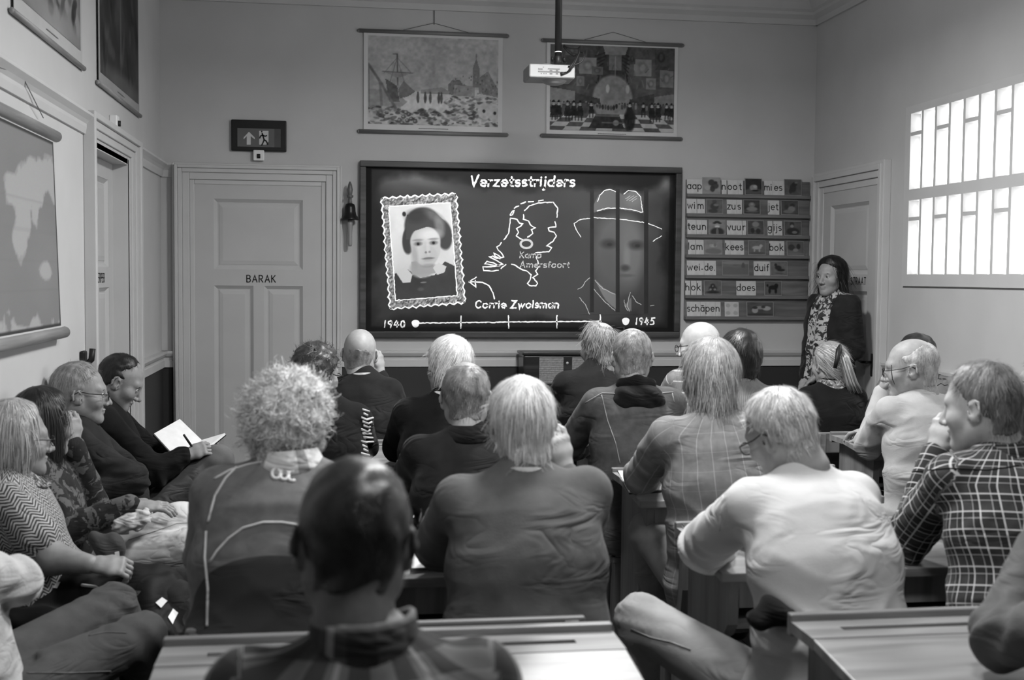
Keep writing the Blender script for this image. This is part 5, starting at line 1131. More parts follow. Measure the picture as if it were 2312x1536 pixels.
GARM = {}
def person(key, label, head, face=(0, 0, 0), hip=(0, -.12), hipz=.525, ty=0, sw=.175, g=1.0, gd=1.0, slump=.03, armL=None, armR=None, legs=None, top='x', trousers=None, skin=150, hairst=None, hs=1.0,
           neck=(0, -.04, -.155), shl=(0, 0), collar=None, short=False, wr=.003, handL=None, handR=None, h=.0095, noleg=False, shoev=40, headpos=None, nohead=False, seed=None, garment='sweater', glasses=None, eyes=False, hem=0.0, skirt=False, overlay=None):
    seed = seed or (sum(map(ord, key)) * 7 + 3); rg = np.random.default_rng(seed)
    Hc = np.array(headpos) if headpos is not None else W(*head); Rh = rotm(*face); Rt = rotm(ty); lat, fw = Rt[:, 0], Rt[:, 1]; up = np.array([0, 0, 1.])
    hipw = np.array([Hc[0] + hip[0], Hc[1] + hip[1], hipz])
    root = thing('person', (hipw[0], hipw[1], 0), label, 'person')
    Nb = Hc + lat * neck[0] + fw * neck[1] + up * (neck[2] + .030); sw = sw * .87
    sp_dir = n_(Nb - hipw); Sc = Nb - up * .062
    S = {-1: Sc - lat * sw + up * shl[0], 1: Sc + lat * sw + up * shl[1]}
    mid = lambda t, s: hipw + (Sc - hipw) * t - fw * slump * s
    pts = [hipw - up * .07, hipw, mid(.36, 1.0), mid(.70, .95), mid(.90, .6) , Sc + up * .012 - fw * .005, Nb + up * .012]
    a = [.180 * g, .186 * g, .180 * g, .182 * g, .165 * g, .115, .062]; b = [.12 * gd, .13 * gd, .125 * gd, .122 * gd, .105 * gd, .078, .060]
    arms = {}
    for sd, ar in ((-1, armL), (1, armR)):
        if ar is None:       # forearms resting on the desk
            e = S[sd] + lat * sd * .035 + fw * .17; e[2] = max(.845, S[sd][2] - .22); w = e + fw * .2 - lat * sd * .10; w[2] = max(.835, e[2] - .01)
        else:
            cv_ = lambda q, base: (W(*q[1:]) if q[0] == 'px' else (np.array(q[1:], float) if q[0] == 'w' else base + lat * sd * q[0] + fw * q[1] + up * q[2]))
            e = cv_(ar[0], S[sd]); w = cv_(ar[1], S[sd])
        arms[sd] = (e, w)
    sk = .86
    ra = (.064 * g ** .5, .056 * g ** .5, .041)
    def torso_only(P, s=1.0, inf=0.0):
        d = etube(P, pts, lat, [q * s + inf for q in a], [q * s + inf for q in b], .04)
        for sd in (-1, 1): d = smin(d, cap(P, Nb - up * .040 - fw * .01, S[sd] - lat * sd * .01, .048 * s + inf, .058 * s + inf), .05)
        return d
    def arm_d(P, sd, s=1.0, inf=0.0, k=.02):
        e, w = arms[sd]
        if short:
            m_ = S[sd] + (e - S[sd]) * .62; return cap(P, S[sd], m_, ra[0] * s + inf, (ra[1] + .014) * s + inf)
        return smin(cap(P, S[sd], e, ra[0] * s + inf, ra[1] * s + inf), cap(P, e, w, ra[1] * s + inf, ra[2] * s + inf), k)
    ph = rg.uniform(0, 6.28, 8)
    def folds(P):
        if wr <= 0: return 0
        q = P - Sc.astype(F32); u = q @ lat.astype(F32); z = q[:, 2]; fy = q @ fw.astype(F32)
        rdg = lambda x, p_=1.5: (1 - np.abs(np.sin(x))) ** p_
        s1 = rdg(27 * z + 1.5 * np.sin(8 * u + ph[0]) + .8 * np.sin(19 * u + 7 * z + ph[1]) + ph[2]); s4 = rdg(19 * z - 5 * u + 1.3 * np.sin(11 * u + ph[6]) + ph[3])
        s2 = rdg(17 * z + 15 * np.abs(u) + 1.2 * np.sin(8 * z + ph[3]) + ph[4]); s3 = rdg(20 * u + 9 * z + 6 * fy + 1.2 * np.sin(13 * z + ph[6]) + ph[5], 2)
        low = np.clip((-z - .05) / .22, .08, 1); m1 = np.clip(.5 + .9 * np.sin(9 * u + 5 * z + ph[7]), 0, 1); m2 = np.clip(.4 + .9 * np.sin(7 * u - 9 * z + ph[1]), 0, 1)
        return -wr * 2.2 * (1.1 * s1 * low * m1 + .8 * s4 * low * m2 + .8 * s2 * np.clip((np.abs(u) - .06) / .1, 0, 1) + .35 * s3 * m2)
    def afold(P, sd):
        if wr <= 0: return 0
        e, w = arms[sd]; dd = np.sqrt(((P - e.astype(F32)) ** 2).sum(1)); ax = n_(w - S[sd]).astype(F32)
        return wr * 1.6 * np.sin((P @ ax) * 100 + 1.8 * np.sin(P[:, 2] * 38 + P[:, 0] * 25 + sd) + sd) * np.exp(-(dd / .13) ** 2)
    def cloth(P):
        d = torso_only(P)
        for sd in (-1, 1): d = smin(d, arm_d(P, sd) + afold(P, sd), .022)
        d = d + folds(P)
        return np.maximum(d, (hipw[2] - .085 - hem) - P[:, 2])
    allp = np.array(pts + [S[-1], S[1]] + [q for sd in arms for q in ((arms[sd][0], arms[sd][1]) if not short else (S[sd] + (arms[sd][0] - S[sd]) * .62,))])
    V, Fc = nets(cloth, np.minimum(allp.min(0) - .10, np.minimum(hipw - .22, 99)), np.maximum(allp.max(0) + .10, hipw + [.22, .22, 0]), h, 1)
    go = mobj(garment, V, Fc, top, root, True); GARM[key] = (V, Fc, go, root)
    if overlay:
        def over_(P):
            q = P - Sc.astype(F32); u = q @ lat.astype(F32); fy = q @ fw.astype(F32); d = cloth(P) - .008
            return np.maximum(np.maximum(d, np.minimum(fy - overlay.get('cut', .02), overlay.get('gap', .075) - np.abs(u))), P[:, 2] - (Nb[2] + .0))
        Vo, Fo = nets(over_, np.minimum(allp.min(0) - .11, hipw - .23), np.maximum(allp.max(0) + .11, hipw + [.23, .23, 0]), h, 1)
        GARM[key + '_over'] = (Vo, Fo, mobj(overlay['name'], Vo, Fo, overlay['mat'], root, True), root)
    # cloth coordinates
    dt = torso_only(V.astype(F32)); dl, dr = arm_d(V.astype(F32), -1), arm_d(V.astype(F32), 1)
    q = V - Sc; U = q @ lat; fy = q @ fw; uv = np.zeros((len(V), 3)); tz_ = np.clip((Sc[2] - V[:, 2]) / max(.05, Sc[2] - hipw[2]), 0, 1)[:, None]; rel_ = V - (Sc + (hipw - Sc) * tz_ - fw * slump * np.sin(tz_ * math.pi)); uv[:, 0] = np.arctan2(rel_ @ lat, -(rel_ @ fw) * 1.35) * .165 * g + .012; uv[:, 1] = q @ n_(Sc - hipw) + .02; uv[:, 2] = fy * .5
    for sd, da in ((-1, dl), (1, dr)):
        e, w = arms[sd]; m = (da < dt - .008); ax = n_(e - S[sd]); r1 = n_(np.cross(ax, fw)); r2 = np.cross(ax, r1); z = V - S[sd]; al = z @ ax; ax2 = n_(w - e); far = (V - e) @ ax2; Vf_ = V.astype(F32); far = np.where(cap(Vf_, e, w, ra[1], ra[2]) < cap(Vf_, S[sd], e, ra[0], ra[1]), np.maximum(far, 1e-6), -1.0)
        al = np.where(far > 0, np.linalg.norm(e - S[sd]) + far, al); o1 = np.where(far > 0, (V - e) @ r1, z @ r1); o2 = np.where(far > 0, (V - e) @ n_(np.cross(ax2, r1)), z @ r2)
        uv[m, 0] = (np.arctan2(o1, o2) * .05)[m]; uv[m, 1] = al[m] + .065; uv[m, 2] = .3
    at = go.data.attributes.new('puv', 'FLOAT_VECTOR', 'POINT'); at.data.foreach_set('vector', uv.astype(np.float32).reshape(-1))
    # legs
    if legs is None:
        legs = [((sd * .10, .44, .49), (sd * .11, .40, .09)) for sd in (-1, 1)]
        legs = [(hipw * [1, 1, 0] + lat * k_[0] + fw * k_[1] + up * k_[2], hipw * [1, 1, 0] + lat * f_[0] + fw * f_[1] + up * f_[2]) for k_, f_ in legs]
    else: legs = [tuple(W(*q[1:]) if q[0] == 'px' else np.array(q[1:], float) for q in lg) for lg in legs]
    hj = [hipw + lat * sd * .088 * g - up * .025 for sd in (-1, 1)]
    def legd(P, s=1.0, inf=0):
        d = etube(P, [hipw - up * .0, hipw + up * .05], lat, [.165 * g * s + inf] * 2, [.115 * gd * s + inf] * 2)
        for j, (kn, ft) in zip(hj, legs):
            tw = 1.28 if skirt else 1.0
            d = smin(d, smin(cap(P, j, kn, .092 * s + inf, .070 * s + inf), cap(P, kn, ft, (.066 * s + inf) * tw, (.052 * s + inf) * tw), .03), .03)
        return d
    lp = np.array([hipw] + hj + [q for lg in legs for q in lg])
    def trz(P):
        d = legd(P)
        for (kn, ft) in legs:
            dd = np.sqrt(((P - kn.astype(F32)) ** 2).sum(1)); d = d + wr * .9 * np.sin(P[:, 2] * 90 + P[:, 0] * 60 + P[:, 1] * 50 + 2 * np.sin(P[:, 2] * 31)) * np.exp(-(dd / .13) ** 2)
        hd_ = np.sqrt(((P[:, :2] - hipw[:2].astype(F32)) ** 2).sum(1)); d = np.maximum(d, hipw[2] - .09 - P[:, 2] - 10 * np.maximum(0, hd_ - .2))
        return np.maximum(d, P[:, 2] - (hipw[2] + .06) - 10 * np.maximum(0, np.sqrt(((P[:, :2] - hipw[:2].astype(F32)) ** 2).sum(1)) - .17))
    V2, F2 = nets(trz, lp.min(0) - .13 * g, lp.max(0) + .13 * g, .0165, 1)
    GARM[key + '_legs'] = (V2, F2, mobj('trousers', V2, F2, trousers or M['tr_dark'], root, True), root)
    # shoes
    for (kn, ft) in legs:
        sh = n_((ft - kn) * [1, 1, 0] + fw * .12 + np.array([0, 0, 0])); sh = fw if np.linalg.norm((ft - kn)[:2]) < .2 else sh
        def shd(P, ft=ft, sh=sh):
            d = smin(cap(P, ft - [0, 0, .0] - sh * .02, ft + sh * .13 - up * .035, .046, .036), cap(P, ft, ft - up * .03 - sh * .03, .045, .04), .02); return np.maximum(d, (ft[2] - .075) - P[:, 2])
        V3, F3 = nets(shd, ft - .2, ft + .22, .018, 1); mobj('shoe', V3, F3, M['shoe'], root, True)
    # body: core, neck, head and hands in one mesh
    hn = Hc + Rh @ np.array([0, -.03, -.05]) * hs
    def core(P):
        d = torso_only(P, .80, 0) + .004; d = np.maximum(d, P[:, 2] - (Nb[2] + .01))
        for sd in (-1, 1): 
            e, w = arms[sd]; d = smin(d, smin(cap(P, S[sd], e, ra[0] * .72, ra[1] * (.86 if short else .72)), cap(P, e, w, ra[1] * (.86 if short else .72), ra[2] * (.74 if short else .7)), .02), .01)
        d = smin(d, cap(P, Nb - up * .06, hn, .056 * hs, .052 * hs), .02); return smin(d, legd(P, .8), .02)
    ap = np.concatenate([allp, lp, hn[None] + .03, np.array([arms[s_][i] for s_ in arms for i in (0, 1)])])
    V4, F4 = nets(core, ap.min(0) - .13, ap.max(0) + .10, .020 if not short else .0115, 1)
    VV, FF = [V4], [F4]; off = len(V4)
    if not nohead:
        hv_, hf_ = (HV2, HF2) if eyes else (HV, HF); VV.append(Hc + (hv_ * hs) @ Rh.T); FF.append(hf_ + off); off += len(hv_)
    for sd, hd in ((-1, handL), (1, handR)):
        e, w = arms[sd]; ho = hd or {}
        fwv = np.array(ho.get('dir', n_(w - e))); upv = np.array(ho.get('up', up)); hv, hf = place_hand(w + n_(fwv) * .012, fwv, upv, sd, ho.get('curl', .45), ho.get('thumb', .3), hs * .98); VV.append(hv); FF.append(hf + off); off += len(hv)
    mobj('body', np.concatenate(VV), np.concatenate(FF), skinm(skin), root, True)
    if hairst and not nohead: hair(root, Rh, Hc, hs, hairst, seed)
    if eyes:
        for sd in (-1, 1):
            c = Hc + Rh @ (np.array([sd * .0315, .0775, -.008]) * hs); e_ = MB().lathe(c, [(.0005, -.012), (.0075, -.0095), (.012, 0), (.0085, .0085), (.006, .0104)], 14, Rh[:, 1]).obj('eye', M['eyew'], root, True)
            MB().lathe(c, [(.0062, .0102), (.004, .0112), (.0005, .0118)], 12, Rh[:, 1]).obj('iris', M['ink'], e_, True)
            for dz, wd2, ry in ((.0215, .0032, .0865), (.006, .0018, .0885)):
                MB().tube([Hc + Rh @ (np.array([sd * x_, ry - abs(x_ - .03) * .35, -.008 + dz - (x_ - .03) ** 2 * (14 if dz > .01 else 20)]) * hs) for x_ in (.014, .022, .03, .038, .046)], [.001, wd2 * .8, wd2, wd2 * .8, .0008], 6).obj('eyebrow' if dz > .01 else 'eyelid', M['ink'], root, True)
    if glasses:
        gs = thing('glasses', (0, 0, 0)); gs.parent = root; gs.location = (0, 0, 0)
        HL = lambda x, y, z: Hc + Rh @ (np.array([x, y, z]) * hs)
        gm_ = M['cl_glasses']
        for sd in (-1, 1):
            MB().tube([HL(sd * .030 + .022 * math.cos(t_), .108 - .06 * abs(.022 * math.cos(t_) * sd + .0), -.012 + .017 * math.sin(t_)) for t_ in [2 * math.pi * i / 16 for i in range(17)]], .0017, 6).obj('rim', gm_, gs, True)
            MB().tube([HL(sd * .055, .104, -.004), HL(sd * .074, .085, -.003), HL(sd * .080, .03, -.001), HL(sd * .0815, -.004, .006), HL(sd * .083, -.022, -.004)], .0021, 6).obj('temple', gm_, gs, True)
        MB().tube([HL(-.009, .108, -.006), HL(0, .111, -.004), HL(.009, .108, -.006)], .0017, 6).obj('bridge', gm_, gs, True)
    if collar:
        collar_band(root, Nb, hn, Hc, lat, fw, collar, hs)
    return dict(root=root, Hc=Hc, Rh=Rh, Nb=Nb, Sc=Sc, S=S, lat=lat, fw=fw, hip=hipw, arms=arms)
def collar_band(root, Nb, hn, Hc, lat, fw, c, hs):
    """c: mat, height, radius, flare, dark uv"""
    ax = n_((hn - Nb) * .6 + np.array([0, 0, .16])); c0 = Nb + ax * c.get('lift', -.012); r = c.get('r', .066); hgt = c.get('h', .038); fl_ = c.get('flare', .018)
    l2 = n_(lat - ax * (lat @ ax)); f2 = np.cross(ax, l2); prof = [(r - .004, -.01), (r - .007, hgt), (r - .002, hgt + .003), (r + .002, hgt), (r + fl_ * .6, hgt * .3), (r + fl_, -.014), (r + fl_ - .004, -.016), (r - .002, .0)]
    n = 40; vs = []; 
    for (rr, hh) in prof:
        for i in range(n):
            t = 2 * math.pi * i / n; front = max(0, math.sin(t)) ** 2
            vs.append(c0 + l2 * rr * math.cos(t) + f2 * rr * 1.05 * math.sin(t) + ax * (hh - front * .03 * (1 if hh > 0 else .5)))
    m = len(prof); fs = [(i * n + k_, i * n + (k_ + 1) % n, ((i + 1) % m) * n + (k_ + 1) % n, ((i + 1) % m) * n + k_) for i in range(m) for k_ in range(n)]
    o = mobj('collar', vs, fs, c['mat'], root, True)
    ang = np.array([[math.cos(2 * math.pi * i / n), 0, 0] for i in range(n)] * m); uv = np.zeros((len(vs), 3)); uv[:, 0] = np.tile(np.array([2 * math.pi * i / n for i in range(n)]) * r, m); uv[:, 1] = np.repeat(np.array([p_[1] for p_ in prof]), n)
    at = o.data.attributes.new('puv', 'FLOAT_VECTOR', 'POINT'); at.data.foreach_set('vector', uv.astype(np.float32).reshape(-1))
def drape(key, name, polys, r, mat, lift=.001, flat=False):
    """lay pixel polylines on a garment: rays from the photograph find the cloth"""
    V, Fc, go, root = GARM[key]; bv = BVHTree.FromPolygons(V.tolist(), Fc.tolist())
    for pl in polys:
        out = []
        for (x0, y0), (x1, y1) in zip(pl[:-1], pl[1:]):
            k = max(1, int(math.hypot(x1 - x0, y1 - y0) / 7))
            out += [(x0 + (x1 - x0) * i / k, y0 + (y1 - y0) * i / k) for i in range(k)]
        out.append(pl[-1]); pts = []
        for x, y in out:
            hit = bv.ray_cast(Vector(CAM), Vector(n_(ray(x, y))))
            if hit[0] is not None: pts.append(np.array(hit[0]) + np.array(hit[1]) * lift * (1 if hit[1].dot(Vector(ray(x, y))) < 0 else -1))
        if len(pts) > 1:
            pts = [pts[0]] + [q for p_, q in zip(pts[:-1], pts[1:]) if np.linalg.norm(q - p_) < .08]
        if len(pts) > 1: MB().tube(pts, r, 6).obj(name, mat, root, True)
def patch(key, name, quad, nx, ny, mat, lift=.002):
    """lay a pixel quad on a garment as a small sheet"""
    V, Fc, go, root = GARM[key]; bv = BVHTree.FromPolygons(V.tolist(), Fc.tolist()); q = np.array(quad, float); pts = []
    for j in range(ny + 1):
        for i in range(nx + 1):
            u, v = i / nx, j / ny; p_ = (q[0] * (1 - u) + q[1] * u) * (1 - v) + (q[3] * (1 - u) + q[2] * u) * v
            hit = bv.ray_cast(Vector(CAM), Vector(n_(ray(*p_))))
            if hit[0] is None: return None
            pts.append(np.array(hit[0]) + np.array(hit[1]) * lift)
    f4 = [(j * (nx + 1) + i, j * (nx + 1) + i + 1, (j + 1) * (nx + 1) + i + 1, (j + 1) * (nx + 1) + i) for j in range(ny) for i in range(nx)]
    return mobj(name, pts, f4, mat, root)
M['tr_dark'] = fabric('dark_trousers', 52); M['shoe'] = plain('shoe_leather', 36, .4, 4); M['eyew'] = plain('eye_white', 190, .3, 3)
# ================================================================== PEOPLE
gdark = lambda v, nm: fabric(nm, v)
BALD = dict(v=120, t=.003, top=.02, topslope=.55, n=500, L=.012, wd=.0016, lift=.25, K=3, nape=-.085)
def short_hair(v, **k): return dict(dict(v=v, t=.009, n=1500, L=.028, wd=.0022, lift=.30, K=4, grav=.10), **k)
def up_(p): return p

# ---- nearest man, checked shirt
m_near = pattern('checked_flannel', 96, [(0, .085, .040, .02, 44, .75), (1, .085, .040, .0, 40, .75), (0, .17, .012, .05, 168, .5), (1, .17, .012, .05, 168, .5), (1, .085, .02, .05, 150, .35)])
P1 = person('near', 'man with shaved dark head and checked flannel shirt, nearest the camera', (800, 1212, 1.74), (0, 12, 2), hip=(.03, -.08), sw=.185, g=1.0, slump=.04, top=m_near, garment='shirt', skin=92, hs=1.03, neck=(.014, -.055, -.18),
  hairst=dict(v=44, t=.003, n=2600, L=.007, wd=.0012, lift=.7, K=2, front=.0, nape=-.075, h=.0055), collar=dict(mat=m_near, h=.040, r=.073, flare=.010, lift=.010), wr=.0035)
# ---- second row
m_rug = pattern('rugby_shirt_grey', 108, arcs=(-.105, 2.3, 66)); m_wht = fabric('white_cloth', 214); m_rcol = pattern('rugby_collar', 205, [(0, .09, .022, .02, 130, .8)])
P2 = person('curly', 'heavy man with curly white hair and grey rugby shirt with white piping', (655, 962, 2.88), (-24, 14, 0), hip=(-.02, -.13), sw=.185, g=1.14, gd=1.15, slump=.05, top=m_rug, garment='rugby_shirt', skin=150, hs=1.0, neck=(.0, -.06, -.122),
  hairst=dict(v=206, t=.026, n=3000, L=.055, wd=.0035, lift=.55, rnd=.75, curl=.95, K=7, nape=-.075, wob=.006, wfreq=75., front=-.01, side=.012, h=.007), collar=dict(mat=m_rcol, h=.034, r=.068, flare=.022, lift=.008), glasses=True, wr=.003)
m_swt = fabric('grey_wool_sweater', 92, weave=340, bump=.2)
P3 = person('sweater', 'white haired man in plain grey sweater holding his ear', (1177, 952, 2.95), (4, 6, -3), hip=(.0, -.13), sw=.185, g=1.06, slump=.045, shl=(0, .015), top=m_swt, garment='sweater', skin=168, hs=.97, neck=(0, -.045, -.16),
  hairst=dict(v=236, t=.009, n=2600, L=.05, wd=.0028, lift=.04, rnd=.06, K=6, grav=.10, nape=-.10, front=0, h=.0065), collar=dict(mat=fabric('cream_collar', 196), h=.038, r=.064, flare=.012), armR=(('px', 1306, 1215, 3.08), ('px', 1274, 1078, 3.0)), handR=dict(dir=(-.16, .0, 1), up=(.55, -.8, 0), curl=.6), wr=.0032)
# ---- third row, left
P4 = person('blackshirt', 'man with short grey hair and black collared shirt', (1052, 893, 3.95), (-6, 8, 0), hip=(-.01, -.2), sw=.178, g=1.0, top=fabric('black_shirt', 40), garment='shirt', skin=150, hs=1.0, neck=(-.0, -.05, -.16),
  hairst=short_hair(122, t=.005, L=.014, n=1500, spot=(0, -.02, .13, .055), top=.5), collar=dict(mat=fabric('black_collar', 34), h=.036, r=.066, flare=.03, lift=0), wr=.0028)
# ---- fourth row, left
P5 = person('hairclip', 'woman with pinned up dark hair and black dress with lace sleeve', (715, 842, 4.8), (-38, 6, 4), hip=(.06, -.16), sw=.15, g=.86, top=fabric('black_dress', 26), garment='dress', skin=150, hs=.96, neck=(.03, -.04, -.15),
  hairst=dict(v=66, t=.020, n=1400, L=.035, wd=.003, lift=.15, rnd=.35, curl=.7, K=6, nape=-.07, wob=.004), glasses=True, wr=.002)
P6 = person('whitehair', 'white haired man in black sweater behind the black collared shirt man', (1014, 828, 4.78), (10, 6, 6), hip=(-.02, -.17), sw=.18, g=1.05, top=fabric('black_sweater', 30), garment='sweater', skin=158, hs=1.03, neck=(-.01, -.05, -.155),
  hairst=dict(v=216, t=.015, n=1800, L=.045, wd=.003, lift=.05, rnd=.07, K=6, grav=.12, nape=-.085, flow=(-.04, 0, 0)), collar=dict(mat=m_wht, h=.034, r=.066, flare=.008, lift=-.006), wr=.002)
# ---- fifth row, left
P7 = person('bald', 'bald man in dark sweater with hand at his ear', (813, 796, 5.7), (-8, 6, 2), hip=(.05, -.15), sw=.15, g=.9, ty=-8, top=fabric('charcoal_sweater', 42), garment='sweater', skin=156, hs=1.0, neck=(.02, -.05, -.15),
  hairst=dict(BALD, v=130, top=-.02, topslope=.3, n=200), collar=dict(mat=fabric('pale_collar', 176), h=.032, r=.064, flare=.006, lift=-.006), armR=((.07, .20, -.24), ('px', 858, 852, 5.86)), handR=dict(dir=(-.06, -.0, 1), up=(.8, -.5, 0), curl=.8), armL=((.04, .18, -.22), (-.13, .32, -.2)), wr=.002)
# ---- middle column
P8 = person('longgrey', 'man with long thin grey hair and dark jacket before the radio', (1352, 780, 5.7), (26, 8, 0), hip=(-.03, -.07), sw=.165, g=.95, top=fabric('dark_jacket', 36), garment='jacket', skin=150, hs=1.0, neck=(-.03, -.05, -.155),
  hairst=dict(v=128, t=.014, n=1500, L=.06, wd=.003, lift=.2, rnd=.3, curl=.2, K=6, grav=.25, nape=-.11, spot=(.02, -.06, .11, .05), top=.5), wr=.002)
m_den = pattern('denim', 76)
P9 = person('denim', 'man in denim jacket with black hood down', (1426, 803, 4.76), (-6, 8, 0), hip=(-.0, -.08), sw=.178, g=1.0, top=m_den, garment='denim_jacket', skin=152, hs=1.0, neck=(0, -.05, -.165),
  hairst=short_hair(134, t=.005, L=.018, n=1500, spot=(0, -.01, .125, .05), top=.5), armL=((.085, .17, -.20), ('px', 1345, 1000, 5.16)), handL=dict(dir=(-.5, .9, -.05), up=(0, 0, 1), curl=.55), wr=.0035)
P10 = person('baldglasses', 'balding man with glasses in striped shirt looking left', (1578, 778, 5.78), (52, 6, 0), hip=(-.04, -.12), sw=.16, g=.98, ty=12, top=pattern('striped_shirt', 112, [(1, .055, .006, 0, 190, .8)]), garment='shirt', skin=168, hs=1.02,
  hairst=dict(BALD, v=150, top=-.01), glasses=True, wr=.002)
P11 = person('darkhair', 'man with thick dark hair and grey knitted sweater', (1671, 808, 4.95), (-4, 4, 0), hip=(.0, -.2), sw=.17, g=.98, top=pattern('ribbed_knit', 104, [(0, .009, .004, 0, 84, .7)]), garment='sweater', skin=120, hs=1.02,
  hairst=short_hair(36, t=.015, L=.04, n=1500, lift=.2, nape=-.09), collar=dict(mat=fabric('ribbed_collar', 102), h=.02, r=.068, flare=.02, lift=-.01), wr=.002)
m_blz = pattern('windowpane_blazer', 122, [(0, .052, .0035, .01, 168, .55), (1, .060, .003, .02, 160, .28)])
P12 = person('blazer', 'man with long blond grey hair and windowpane checked blazer', (1600, 848, 3.86), (6, 6, 0), hip=(.05, -.05), sw=.195, g=1.06, ty=6, top=m_blz, garment='blazer', skin=150, hs=1.03, neck=(.01, -.04, -.165), hem=.06,
  hairst=dict(v=152, t=.018, n=2200, L=.07, wd=.0034, lift=.12, rnd=.18, curl=.10, K=8, grav=.35, nape=-.115, extra=[((-.055, -.02, -.02), (-.06, -.03, -.075), .028, .02), ((.055, -.02, -.02), (.06, -.03, -.075), .028, .02), ((0, -.085, -.02), (0, -.085, -.085), .036, .026)]),
  armL=(('px', 1448, 1075, 4.02), ('px', 1470, 1062, 4.26)), legs=[(('px', 1465, 1200, 4.2)[0:4], ('px', 1470, 1392, 4.28)[0:4]), (('px', 1660, 1210, 4.25), ('px', 1660, 1400, 4.3))], trousers=fabric('pale_jeans', 138), wr=.0028)
m_ws = fabric('white_shirt', 200, var=4)
P13 = person('whiteshirt', 'man with pale hair and white shirt sitting with a leg in the aisle', (1760, 972, 2.9), (30, 24, -8), hip=(.06, -.16), sw=.182, g=1.08, gd=1.1, ty=14, slump=.07, top=m_ws, garment='shirt', skin=150, hs=.96, neck=(.035, -.06, -.145), hem=.05,
  hairst=dict(v=190, t=.006, n=2200, L=.026, wd=.0024, lift=.22, rnd=.2, K=4, nape=-.072, grav=.05), glasses=True, armL=(('px', 1588, 1235, 3.06), ('px', 1640, 1262, 3.28)),
  legs=[(('px', 1447, 1402, 3.12), ('px', 1435, 1640, 3.12)), (('px', 1830, 1400, 3.3), ('px', 1850, 1600, 3.3))], trousers=fabric('stone_trousers', 150), collar=dict(mat=m_ws, h=.03, r=.066, flare=.012, lift=-.01), wr=.0042)
# ---- right column
m_tar = pattern('tartan_shirt', 56, [(0, .05, .022, .02, 36, .6), (1, .046, .02, .02, 36, .6), (0, .05, .0036, .0, 210, .75), (0, .05, .0026, .018, 190, .5), (1, .046, .0036, .0, 210, .7), (1, .046, .0026, .017, 190, .45)])
P14 = person('tartan', 'man in dark tartan shirt resting chin on his hand', (2216, 912, 2.96), (38, 8, 0), hip=(.0, -.18), sw=.185, g=1.06, ty=10, slump=.05, top=m_tar, garment='shirt', skin=165, hs=1.0, neck=(.035, -.045, -.16),
  hairst=short_hair(108, t=.007, L=.03, n=2200, lift=.4, rnd=.3), collar=dict(mat=m_tar, h=.036, r=.068, flare=.022, lift=-.004), armL=(('px', 2050, 1218, 3.10), ('px', 2112, 1030, 3.16)), handL=dict(dir=(.25, .05, 1), up=(-.9, -.3, .2), curl=1.0), wr=.0035)
P15 = person('paleshirt', 'older man with glasses on a cord and pale shirt', (2056, 828, 4.88), (60, 8, 0), hip=(.03, -.1), sw=.185, g=1.08, ty=14, top=fabric('pale_shirt', 168), garment='shirt', skin=150, hs=1.08, neck=(.03, -.03, -.16), hem=.04,
  hairst=dict(BALD, v=168, t=.007, top=.055, topslope=.45, L=.03, n=1200, K=4), glasses=True, collar=dict(mat=fabric('pale_collar_shirt', 172), h=.03, r=.068, flare=.016, lift=-.008), armL=(('px', 1962, 1004, 5.02), ('px', 1992, 888, 5.08)), handL=dict(dir=(.25, -.1, 1), up=(-.8, .4, 0), curl=1.0), wr=.0035)
P16 = person('ponytail', 'blonde woman with a ponytail and black top', (1872, 822, 6.05), (10, 4, 0), hip=(-.02, -.12), sw=.155, g=.92, top=fabric('black_top', 24), garment='top', skin=150, hs=.97, neck=(0, -.04, -.15),
  hairst=dict(v=168, t=.014, n=1600, L=.07, wd=.003, lift=.06, rnd=.08, K=6, grav=.05, nape=-.08, flow=(.3, -.5, -.15)), collar=dict(mat=pattern('scarf_print', 120, blobs=[(26, .5, 70), (40, .55, 168)]), h=.045, r=.07, flare=.02, lift=-.008), wr=.002)
P17 = person('creek', 'man with close shaved head by the right wall, partly hidden', (2066, 802, 5.98), (40, 4, 0), hip=(.08, -.1), sw=.165, g=.95, top=fabric('sand_tshirt', 128), garment='t_shirt', short=True, skin=108, hs=1.05, neck=(.03, -.04, -.15),
  hairst=dict(v=52, t=.003, n=700, L=.006, wd=.0013, lift=.6, K=2), armL=(('px', 1968, 930, 5.98), ('px', 1998, 862, 6.03)), handL=dict(dir=(.2, 0, 1), up=(-.8, .4, 0), curl=1.0), wr=.002)
P18 = person('edge', 'person in dark jacket with glasses cut off by right edge', (2366, 858, 3.95), (30, 6, 0), hip=(0, -.12), sw=.17, top=fabric('dark_jacket_edge', 40), garment='jacket', skin=150, hairst=short_hair(60), glasses=True, wr=.002)
P19 = person('elbow', 'person in grey sweater with folded arm at the bottom right corner', None, headpos=(1.58, 1.80, 1.20), hip=(0, -.05), sw=.18, top=fabric('grey_knit', 90, weave=200, bump=.25), garment='sweater', skin=150, hairst=short_hair(90),
  armL=(('px', 2262, 1440, 2.14), ('px', 2340, 1236, 2.26)), handL=dict(dir=(.3, .1, 1), up=(-.6, -.5, 0), curl=1.0), wr=.004)
